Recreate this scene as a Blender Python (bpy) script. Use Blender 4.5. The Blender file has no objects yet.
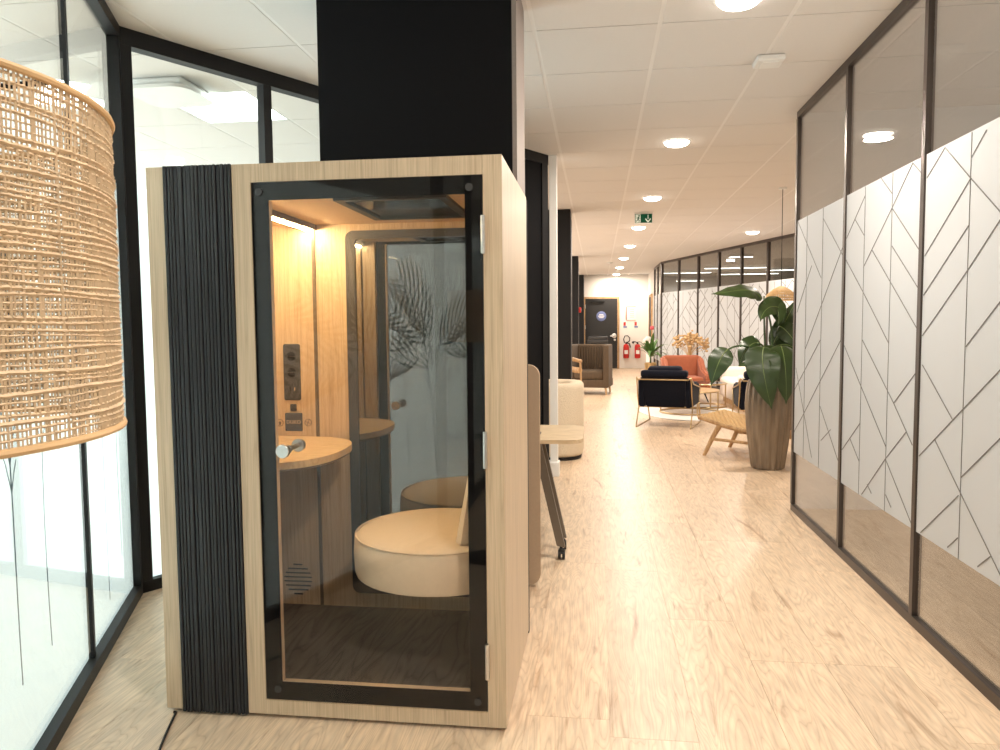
import bpy, bmesh, math, random
from mathutils import Vector, Matrix
random.seed(7)
SC = bpy.context.scene
COL = SC.collection
PI = math.pi
# ------------------------------------------------------------------ camera
FPX, EYE = 748.0, 1.4
CE = 2.917                                   # ceiling height
_p = math.atan(50.1 / FPX); _y = math.atan(98.2 / (FPX / math.cos(_p))); _r = -0.009
_fw = Vector((-math.sin(_y) * math.cos(_p), math.cos(_y) * math.cos(_p), -math.sin(_p)))
_rt = Vector((math.cos(_y), math.sin(_y), 0)); _up = _rt.cross(_fw)
_R = _rt * math.cos(_r) + _up * math.sin(_r); _U = -_rt * math.sin(_r) + _up * math.cos(_r)
cam_data = bpy.data.cameras.new('camera'); cam_data.sensor_width = 36; cam_data.lens = FPX / 1000 * 36
cam_data.clip_start = 0.02; cam_data.clip_end = 200
cam = bpy.data.objects.new('camera', cam_data); COL.objects.link(cam); SC.camera = cam
cam.matrix_world = Matrix(((_R.x, _U.x, -_fw.x, 0), (_R.y, _U.y, -_fw.y, 0), (_R.z, _U.z, -_fw.z, EYE), (0, 0, 0, 1)))
def at(px, py, Y):
    """point at distance Y down the corridor seen at photo pixel px,py"""
    d = _R * ((px - 500) / FPX) - _U * ((py - 375) / FPX) + _fw
    return Vector((0, 0, EYE)) + d * (Y / d.y)
def atz(px, py, z):
    d = _R * ((px - 500) / FPX) - _U * ((py - 375) / FPX) + _fw
    return Vector((0, 0, EYE)) + d * ((z - EYE) / d.z)
# ------------------------------------------------------------------ world, big lights, exposure
SC.view_settings.view_transform = 'Standard'; SC.view_settings.look = 'None'
SC.view_settings.gamma = 1; SC.view_settings.use_curve_mapping = False
SC.view_settings.exposure = 0.1
W = bpy.data.worlds.new('world'); SC.world = W; W.use_nodes = True
W.node_tree.nodes['Background'].inputs[0].default_value = (0.9, 0.95, 1, 1)
W.node_tree.nodes['Background'].inputs[1].default_value = 0.3
def area(name, loc, rot, sx, sy, power, col, shape='RECTANGLE'):
    l = bpy.data.lights.new(name, 'AREA'); l.shape = shape; l.size = sx; l.size_y = sy; l.energy = power; l.color = col
    o = bpy.data.objects.new(name, l); COL.objects.link(o); o.location = loc; o.rotation_euler = rot
    return o
# daylight behind the left and rear partitions, plus added room lights
area('office_window_daylight', (-6.3, 3.4, 1.35), (0, -PI / 2, 0), 2.0, 6.4, 300, (0.85, 0.95, 1.0))
area('rear_window_daylight', (0.2, -6.2, 1.5), (PI / 2, 0, 0), 3.4, 2.4, 30, (0.90, 0.97, 1.0))
area('meeting_room_fill', (5.0, 1.5, 1.5), (0, PI / 2, 0), 2.0, 6.0, 150, (1.0, 0.97, 0.93))  # added to brighten the dim meeting room, no window known there
area('lounge_bay_fill', (-3.6, 15.0, 1.5), (0, -PI / 2, 0), 2.2, 10.0, 150, (1.0, 0.93, 0.85))  # area light added in the unseen left bay, no window known there
# ------------------------------------------------------------------ materials
MATS = {}
def nodes(name):
    m = bpy.data.materials.new(name); m.use_nodes = True; MATS[name] = m
    nt = m.node_tree; b = nt.nodes['Principled BSDF']
    return m, nt, b
def mat(name, col, rough=0.5, metal=0.0, emit=None, es=0, var=0.0, vscale=20, bump=0.0, bscale=200, spec=0.5, sheen=0, stretch=(1, 1, 1)):
    m, nt, b = nodes(name)
    b.inputs['Base Color'].default_value = (*col, 1); b.inputs['Roughness'].default_value = rough
    b.inputs['Metallic'].default_value = metal; b.inputs['Specular IOR Level'].default_value = spec
    if sheen: b.inputs['Sheen Weight'].default_value = sheen
    if emit: b.inputs['Emission Color'].default_value = (*emit, 1); b.inputs['Emission Strength'].default_value = es
    tc = nt.nodes.new('ShaderNodeTexCoord'); mp = nt.nodes.new('ShaderNodeMapping'); mp.inputs['Scale'].default_value = stretch
    nt.links.new(tc.outputs['Object'], mp.inputs['Vector'])
    n = nt.nodes.new('ShaderNodeTexNoise'); n.inputs['Scale'].default_value = vscale; n.inputs['Detail'].default_value = 3
    nt.links.new(mp.outputs[0], n.inputs['Vector'])
    if var:
        mx = nt.nodes.new('ShaderNodeMix'); mx.data_type = 'RGBA'
        mx.inputs[6].default_value = (*[c * (1 - var) for c in col], 1); mx.inputs[7].default_value = (*[min(1, c * (1 + var)) for c in col], 1)
        nt.links.new(n.outputs['Fac'], mx.inputs[0]); nt.links.new(mx.outputs[2], b.inputs['Base Color'])
    if bump:
        n2 = nt.nodes.new('ShaderNodeTexNoise'); n2.inputs['Scale'].default_value = bscale; n2.inputs['Detail'].default_value = 2
        nt.links.new(mp.outputs[0], n2.inputs['Vector'])
        bp = nt.nodes.new('ShaderNodeBump'); bp.inputs['Strength'].default_value = bump; bp.inputs['Distance'].default_value = 0.01
        nt.links.new(n2.outputs['Fac'], bp.inputs['Height']); nt.links.new(bp.outputs[0], b.inputs['Normal'])
    return m
def glass(name, tint, refl=1.0, base=0.02, rough=0.0):
    m, nt, b = nodes(name); nt.nodes.remove(b); out = nt.nodes['Material Output']
    t = nt.nodes.new('ShaderNodeBsdfTransparent'); t.inputs[0].default_value = (*tint, 1)
    g = nt.nodes.new('ShaderNodeBsdfGlossy'); g.inputs['Roughness'].default_value = rough; g.inputs['Color'].default_value = (0.95, 0.95, 0.95, 1)
    # Schlick reflectance, the same on both faces of the thin sheet
    ge = nt.nodes.new('ShaderNodeNewGeometry'); dt = nt.nodes.new('ShaderNodeVectorMath'); dt.operation = 'DOT_PRODUCT'
    nt.links.new(ge.outputs['Incoming'], dt.inputs[0]); nt.links.new(ge.outputs['Normal'], dt.inputs[1])
    ab = nt.nodes.new('ShaderNodeMath'); ab.operation = 'ABSOLUTE'; nt.links.new(dt.outputs['Value'], ab.inputs[0])
    om = nt.nodes.new('ShaderNodeMath'); om.operation = 'SUBTRACT'; om.inputs[0].default_value = 1; nt.links.new(ab.outputs[0], om.inputs[1])
    pw = nt.nodes.new('ShaderNodeMath'); pw.operation = 'POWER'; pw.inputs[1].default_value = 5; nt.links.new(om.outputs[0], pw.inputs[0])
    fr = nt.nodes.new('ShaderNodeMath'); fr.operation = 'MULTIPLY_ADD'; fr.inputs[1].default_value = 0.96; fr.inputs[2].default_value = 0.04; nt.links.new(pw.outputs[0], fr.inputs[0])
    ma = nt.nodes.new('ShaderNodeMath'); ma.operation = 'MULTIPLY_ADD'; ma.inputs[1].default_value = refl; ma.inputs[2].default_value = base; ma.use_clamp = True
    nt.links.new(fr.outputs[0], ma.inputs[0])
    mx = nt.nodes.new('ShaderNodeMixShader'); nt.links.new(ma.outputs[0], mx.inputs[0]); nt.links.new(t.outputs[0], mx.inputs[1]); nt.links.new(g.outputs[0], mx.inputs[2])
    nt.links.new(mx.outputs[0], out.inputs[0])
    return m
def film(name, col, trans):
    m, nt, b = nodes(name); out = nt.nodes['Material Output']
    b.inputs['Base Color'].default_value = (*col, 1); b.inputs['Roughness'].default_value = 0.55
    t = nt.nodes.new('ShaderNodeBsdfTranslucent'); t.inputs[0].default_value = (*col, 1)
    tc = nt.nodes.new('ShaderNodeTexCoord'); n = nt.nodes.new('ShaderNodeTexNoise'); n.inputs['Scale'].default_value = 400
    nt.links.new(tc.outputs['Object'], n.inputs['Vector']); bp = nt.nodes.new('ShaderNodeBump'); bp.inputs['Strength'].default_value = 0.05
    nt.links.new(n.outputs['Fac'], bp.inputs['Height']); nt.links.new(bp.outputs[0], b.inputs['Normal'])
    mx = nt.nodes.new('ShaderNodeMixShader'); mx.inputs[0].default_value = trans
    nt.links.new(b.outputs[0], mx.inputs[1]); nt.links.new(t.outputs[0], mx.inputs[2]); nt.links.new(mx.outputs[0], out.inputs[0])
    return m
def wood(name, c0, c1, c2, scale=(6, 6, 0.5), rings=9, rough=0.45, fine=90, fineamt=0.35, seed=True, knots=False, linedark=0.75):
    """grain along the axis with the small scale; contour rings of a stretched noise"""
    m, nt, b = nodes(name); L = nt.links.new; N = nt.nodes.new
    tc = N('ShaderNodeTexCoord'); add = N('ShaderNodeVectorMath'); add.operation = 'ADD'
    oi = N('ShaderNodeObjectInfo'); ge = N('ShaderNodeNewGeometry'); su = N('ShaderNodeMath'); su.operation = 'ADD'
    L(oi.outputs['Random'], su.inputs[0]); L(ge.outputs['Random Per Island'], su.inputs[1])
    cmb = N('ShaderNodeVectorMath'); cmb.operation = 'SCALE'; cmb.inputs[0].default_value = (37.3, 51.7, 19.1) if seed else (0, 0, 0)
    L(su.outputs[0], cmb.inputs['Scale']); L(tc.outputs['Object'], add.inputs[0]); L(cmb.outputs[0], add.inputs[1])
    mp = N('ShaderNodeMapping'); mp.inputs['Scale'].default_value = scale; L(add.outputs[0], mp.inputs['Vector'])
    n1 = N('ShaderNodeTexNoise'); n1.inputs['Scale'].default_value = 1.0; n1.inputs['Detail'].default_value = 2.0; n1.inputs['Distortion'].default_value = 0.4
    L(mp.outputs[0], n1.inputs['Vector'])
    mu = N('ShaderNodeMath'); mu.operation = 'MULTIPLY'; mu.inputs[1].default_value = rings; L(n1.outputs['Fac'], mu.inputs[0])
    pp = N('ShaderNodeMath'); pp.operation = 'PINGPONG'; pp.inputs[1].default_value = 0.5; L(mu.outputs[0], pp.inputs[0])
    r1 = N('ShaderNodeValToRGB'); e = r1.color_ramp.elements
    e[0].position = 0.0; e[0].color = (*c2, 1); e[1].position = 0.5; e[1].color = (*c0, 1)
    k = e.new(0.1); k.color = (*[a * linedark + bb * (1 - linedark) for a, bb in zip(c1, c2)], 1); k = e.new(0.22); k.color = (*c1, 1)
    L(pp.outputs[0], r1.inputs[0])
    mp2 = N('ShaderNodeMapping'); mp2.inputs['Scale'].default_value = [s * fine / 6 for s in scale]; L(add.outputs[0], mp2.inputs['Vector'])
    n2 = N('ShaderNodeTexNoise'); n2.inputs['Scale'].default_value = 1.0; n2.inputs['Detail'].default_value = 3; L(mp2.outputs[0], n2.inputs['Vector'])
    r2 = N('ShaderNodeValToRGB'); r2.color_ramp.elements[0].position = 0.3; r2.color_ramp.elements[1].position = 0.7
    r2.color_ramp.elements[0].color = (1 - fineamt, 1 - fineamt, 1 - fineamt, 1); L(n2.outputs['Fac'], r2.inputs[0])
    mx = N('ShaderNodeMix'); mx.data_type = 'RGBA'; mx.blend_type = 'MULTIPLY'; mx.inputs[0].default_value = 1.0
    L(r1.outputs[0], mx.inputs[6]); L(r2.outputs[0], mx.inputs[7]); last = mx.outputs[2]
    # plank to plank tone
    tone = N('ShaderNodeMapRange'); tone.inputs['To Min'].default_value = 0.90; tone.inputs['To Max'].default_value = 1.05
    fr = N('ShaderNodeMath'); fr.operation = 'FRACT'; L(su.outputs[0], fr.inputs[0]); L(fr.outputs[0], tone.inputs['Value'])
    m3 = N('ShaderNodeMix'); m3.data_type = 'RGBA'; m3.blend_type = 'MULTIPLY'; m3.inputs[0].default_value = 1.0 if seed else 0.0
    L(last, m3.inputs[6]); L(tone.outputs[0], m3.inputs[7]); last = m3.outputs[2]
    if knots:
        mp4 = N('ShaderNodeMapping'); mp4.inputs['Scale'].default_value = (13, 1.5, 3); L(add.outputs[0], mp4.inputs['Vector'])
        n4 = N('ShaderNodeTexNoise'); n4.inputs['Scale'].default_value = 1.0; n4.inputs['Detail'].default_value = 5; n4.inputs['Distortion'].default_value = 1.2; L(mp4.outputs[0], n4.inputs['Vector'])
        r4 = N('ShaderNodeValToRGB'); r4.color_ramp.elements[0].position = 0.27; r4.color_ramp.elements[0].color = (0.62, 0.52, 0.44, 1); r4.color_ramp.elements[1].position = 0.40; r4.color_ramp.elements[1].color = (1, 1, 1, 1); L(n4.outputs['Fac'], r4.inputs[0])
        m4 = N('ShaderNodeMix'); m4.data_type = 'RGBA'; m4.blend_type = 'MULTIPLY'; m4.inputs[0].default_value = 1.0; L(last, m4.inputs[6]); L(r4.outputs[0], m4.inputs[7]); last = m4.outputs[2]
    L(last, b.inputs['Base Color']); b.inputs['Roughness'].default_value = rough
    bp = N('ShaderNodeBump'); bp.inputs['Strength'].default_value = 0.08; bp.inputs['Distance'].default_value = 0.002
    L(pp.outputs[0], bp.inputs['Height']); L(bp.outputs[0], b.inputs['Normal'])
    return m
M_floor = wood('oak_floor', (0.82, 0.64, 0.46), (0.785, 0.60, 0.42), (0.66, 0.485, 0.33), (6.0, 0.7, 3), 30, 0.36, 60, 0.26, linedark=0.8, knots=True)
M_oak = wood('oak_laminate', (0.64, 0.50, 0.345), (0.60, 0.465, 0.315), (0.50, 0.38, 0.25), (26, 26, 0.6), 6, 0.42, 60, 0.2, seed=False)
M_wood = wood('warm_wood', (0.62, 0.40, 0.20), (0.54, 0.33, 0.16), (0.40, 0.23, 0.10), (14, 14, 2), 5, 0.45, 60, 0.2, seed=False)
M_tablewood = wood('table_oak', (0.72, 0.55, 0.35), (0.67, 0.50, 0.31), (0.54, 0.38, 0.22), (2, 16, 8), 6, 0.45, 60, 0.2, seed=False)
M_desk = wood('desk_oak', (0.74, 0.56, 0.34), (0.70, 0.52, 0.31), (0.6, 0.43, 0.25), (3, 18, 8), 5, 0.4, 60, 0.15, seed=False)
M_dfloor = wood('dark_floor', (0.13, 0.115, 0.105), (0.11, 0.097, 0.088), (0.05, 0.044, 0.04), (9, 1.4, 3), 8, 0.45, 40, 0.25, seed=False)
M_black = mat('black_frame', (0.008, 0.008, 0.009), 0.5, bump=0.02, spec=0.3)
M_blackpaint = mat('black_paint', (0.005, 0.005, 0.006), 0.8, bump=0.05, bscale=300, spec=0.15)
M_slat = mat('black_slat', (0.013, 0.0145, 0.018), 0.5, var=0.2, vscale=30, stretch=(1, 1, 0.1))
M_dgloss = mat('black_gloss', (0.006, 0.006, 0.008), 0.08)
M_bronze = mat('bronze_frame', (0.075, 0.06, 0.052), 0.35, 0.6)
M_colside = mat('column_edge', (0.25, 0.21, 0.19), 0.6, var=0.1, vscale=80)
M_tile = mat('ceiling_tile', (0.78, 0.755, 0.73), 0.9, var=0.02, vscale=60, bump=0.08, bscale=350, spec=0.2)
M_tbar = mat('tbar', (0.86, 0.84, 0.82), 0.6)
M_gap = mat('ceiling_void', (0.25, 0.24, 0.23), 0.9)
M_wall = mat('wall_paint', (0.84, 0.80, 0.74), 0.8, var=0.015, vscale=5, bump=0.03)
M_wallw = mat('office_wall_paint', (0.85, 0.87, 0.86), 0.8, var=0.015, vscale=5)
M_wallg = mat('meeting_wall_paint', (0.66, 0.65, 0.63), 0.8, var=0.02, vscale=5)
M_white = mat('white_plastic', (0.85, 0.85, 0.83), 0.4)
M_whitep = mat('white_casing', (0.9, 0.88, 0.85), 0.5)
M_glass = glass('clear_glass', (0.94, 0.97, 0.955), 0.9, 0.0)
M_glassr = glass('bronze_glass', (0.80, 0.79, 0.77), 1.0, 0.02)
M_doorglass = glass('booth_glass', (0.92, 0.90, 0.88), 0.55, 0.0)
M_filmL = film('frosted_film_bright', (0.93, 0.97, 0.985), 0.86)
M_filmR = film('frosted_film', (0.72, 0.745, 0.77), 0.3)
M_line = mat('film_cut', (0.17, 0.165, 0.16), 0.4)
M_art = mat('film_print', (0.10, 0.14, 0.16), 0.6)
M_led = mat('led_warm', (1, 0.9, 0.7), 0.5, emit=(1, 0.74, 0.40), es=230)
M_ledw = mat('led_white', (1, 1, 1), 0.5, emit=(0.95, 1, 0.98), es=9)
M_lamp = mat('downlight_glow', (1, 1, 1), 0.5, emit=(1, 0.92, 0.82), es=14)
M_steel = mat('brushed_steel', (0.62, 0.61, 0.59), 0.28, 1.0, var=0.05, vscale=50)
M_brass = mat('brass', (0.56, 0.42, 0.24), 0.3, 1.0)
M_gold = mat('gold_pot', (0.7, 0.5, 0.25), 0.35, 0.8)
M_navy = mat('navy_velvet', (0.0045, 0.0065, 0.015), 0.9, var=0.3, vscale=40, sheen=0.06, bump=0.05, spec=0.2)
M_orange = mat('orange_velvet', (0.34, 0.095, 0.04), 0.8, var=0.15, vscale=15, sheen=0.15, bump=0.05)
M_brown = mat('brown_velvet', (0.085, 0.055, 0.03), 0.75, var=0.35, vscale=25, sheen=0.05, stretch=(1, 1, 0.2))
M_boucle = mat('boucle', (0.80, 0.69, 0.53), 0.95, var=0.12, vscale=90, bump=0.9, bscale=110)
M_cream = mat('cream_sofa', (0.84, 0.76, 0.68), 0.9, var=0.04, vscale=20, bump=0.2, bscale=150)
M_seat = mat('seat_fabric', (0.78, 0.66, 0.50), 0.9, var=0.06, vscale=40, bump=0.15, bscale=350)
M_felt = mat('booth_felt', (0.62, 0.47, 0.32), 0.95, var=0.1, vscale=60, bump=0.3, bscale=200)
M_tan = mat('tan_fabric', (0.52, 0.38, 0.26), 0.85, var=0.06, vscale=60, bump=0.15, bscale=400)
M_taupe = mat('taupe_metal', (0.16, 0.13, 0.10), 0.5, 0.2)
M_rubber = mat('black_rubber', (0.012, 0.012, 0.012), 0.6)
M_rattan = mat('rattan', (0.60, 0.45, 0.29), 0.6, var=0.28, vscale=60)
M_rim = mat('rattan_rim', (0.58, 0.38, 0.19), 0.55, var=0.15, vscale=30)
M_rush = mat('rush_weave', (0.70, 0.48, 0.24), 0.75, var=0.25, vscale=60)
M_vase = mat('glazed_bronze', (0.235, 0.185, 0.135), 0.16, 0.25, var=0.7, vscale=26, stretch=(1, 1, 0.08))  # vertical streaks in the colour imitate highlights on the fluted planter
M_leaf = mat('banana_leaf', (0.024, 0.05, 0.011), 0.33, var=0.4, vscale=12)
M_leaf2 = mat('green_leaf', (0.08, 0.18, 0.04), 0.4, var=0.4, vscale=20)
M_rib = mat('leaf_rib', (0.16, 0.22, 0.07), 0.5)
M_stem = mat('plant_stem', (0.05, 0.10, 0.03), 0.5)
M_soil = mat('soil', (0.05, 0.035, 0.025), 0.95, bump=0.5, bscale=80)
M_dry = mat('dried_flower', (0.60, 0.40, 0.20), 0.8, var=0.5, vscale=30)
M_red = mat('red_paint', (0.55, 0.02, 0.015), 0.35)
M_grey = mat('charcoal_plastic', (0.035, 0.034, 0.034), 0.5)
M_gsock = mat('socket_grey', (0.055, 0.055, 0.058), 0.5)
M_door = mat('charcoal_door', (0.018, 0.017, 0.016), 0.6, var=0.1, vscale=8)
M_blue = mat('sign_blue', (0.16, 0.20, 0.40), 0.5)
M_paper = mat('paper', (0.86, 0.84, 0.80), 0.7)
M_ink = mat('ink', (0.45, 0.25, 0.2), 0.7)
M_green = mat('exit_green', (0.004, 0.06, 0.028), 0.6, emit=(0.0, 0.35, 0.14), es=0.08, spec=0.2)
M_exitw = mat('exit_white', (0.75, 0.8, 0.76), 0.5, emit=(0.8, 1, 0.85), es=0.15)
M_pink = mat('pink_petal', (0.75, 0.12, 0.15), 0.6)
M_petal = mat('white_petal', (0.9, 0.86, 0.82), 0.6)
M_rug = mat('pale_rug', (0.80, 0.77, 0.73), 0.95, var=0.08, vscale=30, bump=0.5, bscale=200)
M_pattern = mat('patterned_fabric', (0.75, 0.55, 0.5), 0.9, var=0.5, vscale=14)
M_mirror = None
def _mirror():
    m, nt, b = nodes('dark_tinted_pane'); out = nt.nodes['Material Output']
    b.inputs['Base Color'].default_value = (0.02, 0.021, 0.023, 1); b.inputs['Roughness'].default_value = 0.15
    g = nt.nodes.new('ShaderNodeBsdfGlossy'); g.inputs['Roughness'].default_value = 0.01; g.inputs['Color'].default_value = (0.62, 0.64, 0.66, 1)
    mx = nt.nodes.new('ShaderNodeMixShader'); mx.inputs[0].default_value = 0.42
    nt.links.new(b.outputs[0], mx.inputs[1]); nt.links.new(g.outputs[0], mx.inputs[2]); nt.links.new(mx.outputs[0], out.inputs[0])
    return m
M_mirror = _mirror()
# ------------------------------------------------------------------ mesh helpers
class G:
    def __init__(s): s.v = []; s.f = []
    def add(s, vs, fs, mtx=None):
        o = len(s.v); s.v += [tuple(mtx @ Vector(v)) if mtx else tuple(v) for v in vs]; s.f += [tuple(i + o for i in f) for f in fs]; return s
    def box(s, x0, x1, y0, y1, z0, z1, mtx=None):
        vs = [(x, y, z) for z in (z0, z1) for y in (y0, y1) for x in (x0, x1)]
        return s.add(vs, [(0, 2, 3, 1), (4, 5, 7, 6), (0, 1, 5, 4), (2, 6, 7, 3), (0, 4, 6, 2), (1, 3, 7, 5)], mtx)
    def rbox(s, x0, x1, y0, y1, z0, z1, r=0.02, seg=3, mtx=None):
        bm = bmesh.new(); bmesh.ops.create_cube(bm, size=1)
        for v in bm.verts: v.co = Vector((x0 if v.co.x < 0 else x1, y0 if v.co.y < 0 else y1, z0 if v.co.z < 0 else z1))
        bmesh.ops.bevel(bm, geom=bm.edges[:], offset=r, segments=seg, profile=0.5, affect='EDGES')
        bm.verts.index_update()
        s.add([v.co[:] for v in bm.verts], [[v.index for v in f.verts] for f in bm.faces], mtx); bm.free(); return s
    def tube(s, pts, r, n=8, cap=True, closed=False):
        pts = [Vector(p) for p in pts]; k = len(pts); rs = r if isinstance(r, (list, tuple)) else [r] * k
        o = len(s.v); prev = None
        for i, p in enumerate(pts):
            if closed: t = pts[(i + 1) % k] - pts[i - 1]
            else: t = pts[min(i + 1, k - 1)] - pts[max(i - 1, 0)]
            t.normalize()
            if prev is None:
                a = Vector((0, 0, 1)) if abs(t.z) < 0.9 else Vector((1, 0, 0)); u = t.cross(a).normalized()
            else:
                u = (prev - t * prev.dot(t)).normalized()
            prev = u; w = t.cross(u)
            for j in range(n):
                a = 2 * PI * j / n; q = p + (u * math.cos(a) + w * math.sin(a)) * rs[i]; s.v.append(q[:])
        for i in range(k if closed else k - 1):
            i2 = (i + 1) % k
            for j in range(n):
                s.f.append((o + i * n + j, o + i * n + (j + 1) % n, o + i2 * n + (j + 1) % n, o + i2 * n + j))
        if cap and not closed:
            s.f.append(tuple(o + j for j in range(n))[::-1]); s.f.append(tuple(o + (k - 1) * n + j for j in range(n)))
        return s
    def cyl(s, p0, p1, r0, r1=None, n=16): return s.tube([p0, p1], [r0, r0 if r1 is None else r1], n)
    def lathe(s, prof, n=32, c=(0, 0, 0), cap=True, fl=0, fa=0.0, mtx=None):
        vs = []; fs = []
        for (r, z) in prof:
            for j in range(n):
                a = 2 * PI * j / n; rr = r * (1 + (fa * math.cos(fl * a) if fl else 0)); vs.append((c[0] + rr * math.cos(a), c[1] + rr * math.sin(a), c[2] + z))
        k = len(prof)
        for i in range(k - 1):
            for j in range(n): fs.append((i * n + j, i * n + (j + 1) % n, (i + 1) * n + (j + 1) % n, (i + 1) * n + j))
        if cap: fs.append(tuple(range(n))[::-1]); fs.append(tuple((k - 1) * n + j for j in range(n)))
        return s.add(vs, fs, mtx)
    def prism(s, poly, h0, h1, mtx=None):
        """poly in xy, extruded in z"""
        k = len(poly); vs = [(x, y, h0) for x, y in poly] + [(x, y, h1) for x, y in poly]
        fs = [tuple(range(k))[::-1], tuple(range(k, 2 * k))] + [(i, (i + 1) % k, k + (i + 1) % k, k + i) for i in range(k)]
        return s.add(vs, fs, mtx)
    def ball(s, c, r, n=10, m=6, sc=(1, 1, 1)):
        prof = [(r * math.sin(PI * i / m), -r * math.cos(PI * i / m)) for i in range(m + 1)]; prof[0] = (r * 0.02, -r); prof[-1] = (r * 0.02, r)
        return s.lathe(prof, n, (0, 0, 0), True, mtx=Matrix.Translation(c) @ Matrix.Diagonal((*sc, 1)))
    def build(s, name, m, parent=None, smooth=True, ang=40, loc=None):
        me = bpy.data.meshes.new(name); me.from_pydata(s.v, [], s.f)
        bm = bmesh.new(); bm.from_mesh(me); bmesh.ops.recalc_face_normals(bm, faces=bm.faces); bm.to_mesh(me); bm.free()
        if m: me.materials.append(m)
        if smooth:
            me.polygons.foreach_set('use_smooth', [True] * len(me.polygons)); me.set_sharp_from_angle(angle=math.radians(ang))
        me.update()
        return obj(name, me, parent, loc)
def obj(name, me, parent=None, loc=None):
    o = bpy.data.objects.new(name, me); COL.objects.link(o)
    if parent: o.parent = parent
    if loc is not None: o.location = loc
    return o
def thing(name, label, cat, loc=(0, 0, 0), rz=0.0, group=None):
    o = bpy.data.objects.new(name, None); o.empty_display_size = 0.1; COL.objects.link(o); o.location = loc; o.rotation_euler = (0, 0, rz)
    return tag(o, label, cat, group)
def tag(o, label, cat, group=None):
    o['label'] = label; o['category'] = cat
    if group: o['group'] = group
    return o
def struct(o, label):
    o['kind'] = 'structure'; o['label'] = label; return o
def sroot(name, label, loc=(0, 0, 0), rz=0.0):
    o = bpy.data.objects.new(name, None); o.empty_display_size = 0.1; COL.objects.link(o); o.location = loc; o.rotation_euler = (0, 0, rz)
    return struct(o, label)
def copy_tree(o, parent=None):
    c = o.copy(); COL.objects.link(c); c.parent = parent
    for ch in list(o.children): copy_tree(ch, c)
    return c
def T(x, y, z): return Matrix.Translation((x, y, z))
def RX(a): return Matrix.Rotation(a, 4, 'X')
def RY(a): return Matrix.Rotation(a, 4, 'Y')
def RZ(a): return Matrix.Rotation(a, 4, 'Z')
# ------------------------------------------------------------------ floor
fl = struct(G().box(-6.8, 8.6, -6.6, 24.0, -0.12, -0.003).build('floor', M_floor, smooth=False), 'pale oak plank floor running along the corridor')
PW, PL, SX = 0.294, 1.75, 0.042
def pl_mesh():
    return G().box(-PW / 2 + 0.0007, PW / 2 - 0.0007, -PL / 2 + 0.0007, PL / 2 - 0.0007, -0.01, 0.0)
pm = pl_mesh().build('plank', M_floor, fl, smooth=False); pmesh = pm.data
stuff = G(); first = True
ends = {0: 3.53, 1: 5.25, -1: 2.60, 2: 3.13, 3: 4.4}
rf = random.Random(3)
for k in range(-23, 29):
    off = ends.get(k, rf.uniform(0, PL)); xc = SX + (k + 0.5) * PW
    if k == 0: off = 2.48
    if k == -1: off = 2.59
    if k == 1: off = 3.54
    if k == 3: off = 3.13
    n0 = math.floor((-6.5 - off) / PL)
    for j in range(n0, 18):
        yc = off + (j + 0.5) * PL
        if yc - PL / 2 < -6.6 or yc + PL / 2 > 23.95 or xc + PW / 2 > 8.6 or xc - PW / 2 < -6.8: continue
        vis = (0.9 < yc < 13.5) and (-2.4 < xc < 2.0) and not (xc < -0.5 and yc > 6.5) and not (xc > 1.43 and yc < 2.2)
        if vis:
            if first: o = pm; first = False
            else: o = obj('plank', pmesh, fl)
            o.location = (xc, yc, 0)
        else:
            stuff.box(xc - PW / 2 + 0.0007, xc + PW / 2 - 0.0007, yc - PL / 2 + 0.0007, yc + PL / 2 - 0.0007, -0.01, 0.0)
so = stuff.build('plank_field', M_floor, fl, smooth=False); so['kind'] = 'stuff'
# ------------------------------------------------------------------ ceiling
ce = struct(G().box(-6.8, 8.6, -6.6, 24.0, CE + 0.012, CE + 0.12).build('ceiling', M_gap, smooth=False), 'suspended ceiling of off white mineral tiles')
TX, TY, CX0, CY0 = 0.638, 0.695, -0.325, 3.975
tile = G().box(-TX / 2 + 0.011, TX / 2 - 0.011, -TY / 2 + 0.004, TY / 2 - 0.004, 0.0, 0.013)
tm = tile.build('ceiling_tile', M_tile, ce, smooth=False); tmesh = tm.data; first = True
cst = G(); bars = G()
PANELS = {(-4, 1), (-4, -3)}          # grid cells that hold LED panels
i0, i1 = -10, 13
for i in range(i0, i1):
    xc = CX0 + (i + 0.5) * TX
    x = CX0 + i * TX
    bars.box(x - 0.011, x + 0.011, -6.5, 23.9, CE + 0.002, CE + 0.012)
    for j in range(-15, 29):
        yc = CY0 + (j + 0.5) * TY
        if yc - TY / 2 < -6.6 or yc + TY / 2 > 24 or (i, j) in PANELS: continue
        vis = (-1.75 < xc < 1.5 and 2.2 < yc < 16) or (1.4 < xc < 3.2 and 9 < yc < 16) or (-4.6 < xc <= -1.7 and 3.2 < yc < 7) or (1.4 < xc < 3.6 and 3.0 < yc < 6.5)
        if vis:
            if first: o = tm; first = False
            else: o = obj('ceiling_tile', tmesh, ce)
            o.location = (xc, yc, CE)
        else:
            cst.box(xc - TX / 2 + 0.011, xc + TX / 2 - 0.011, yc - TY / 2 + 0.0025, yc + TY / 2 - 0.0025, CE, CE + 0.013)
o = cst.build('ceiling_tile_field', M_tile, ce, smooth=False); o['kind'] = 'stuff'
o = bars.build('grid_bar', M_tbar, ce, smooth=False); o['kind'] = 'stuff'
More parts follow.
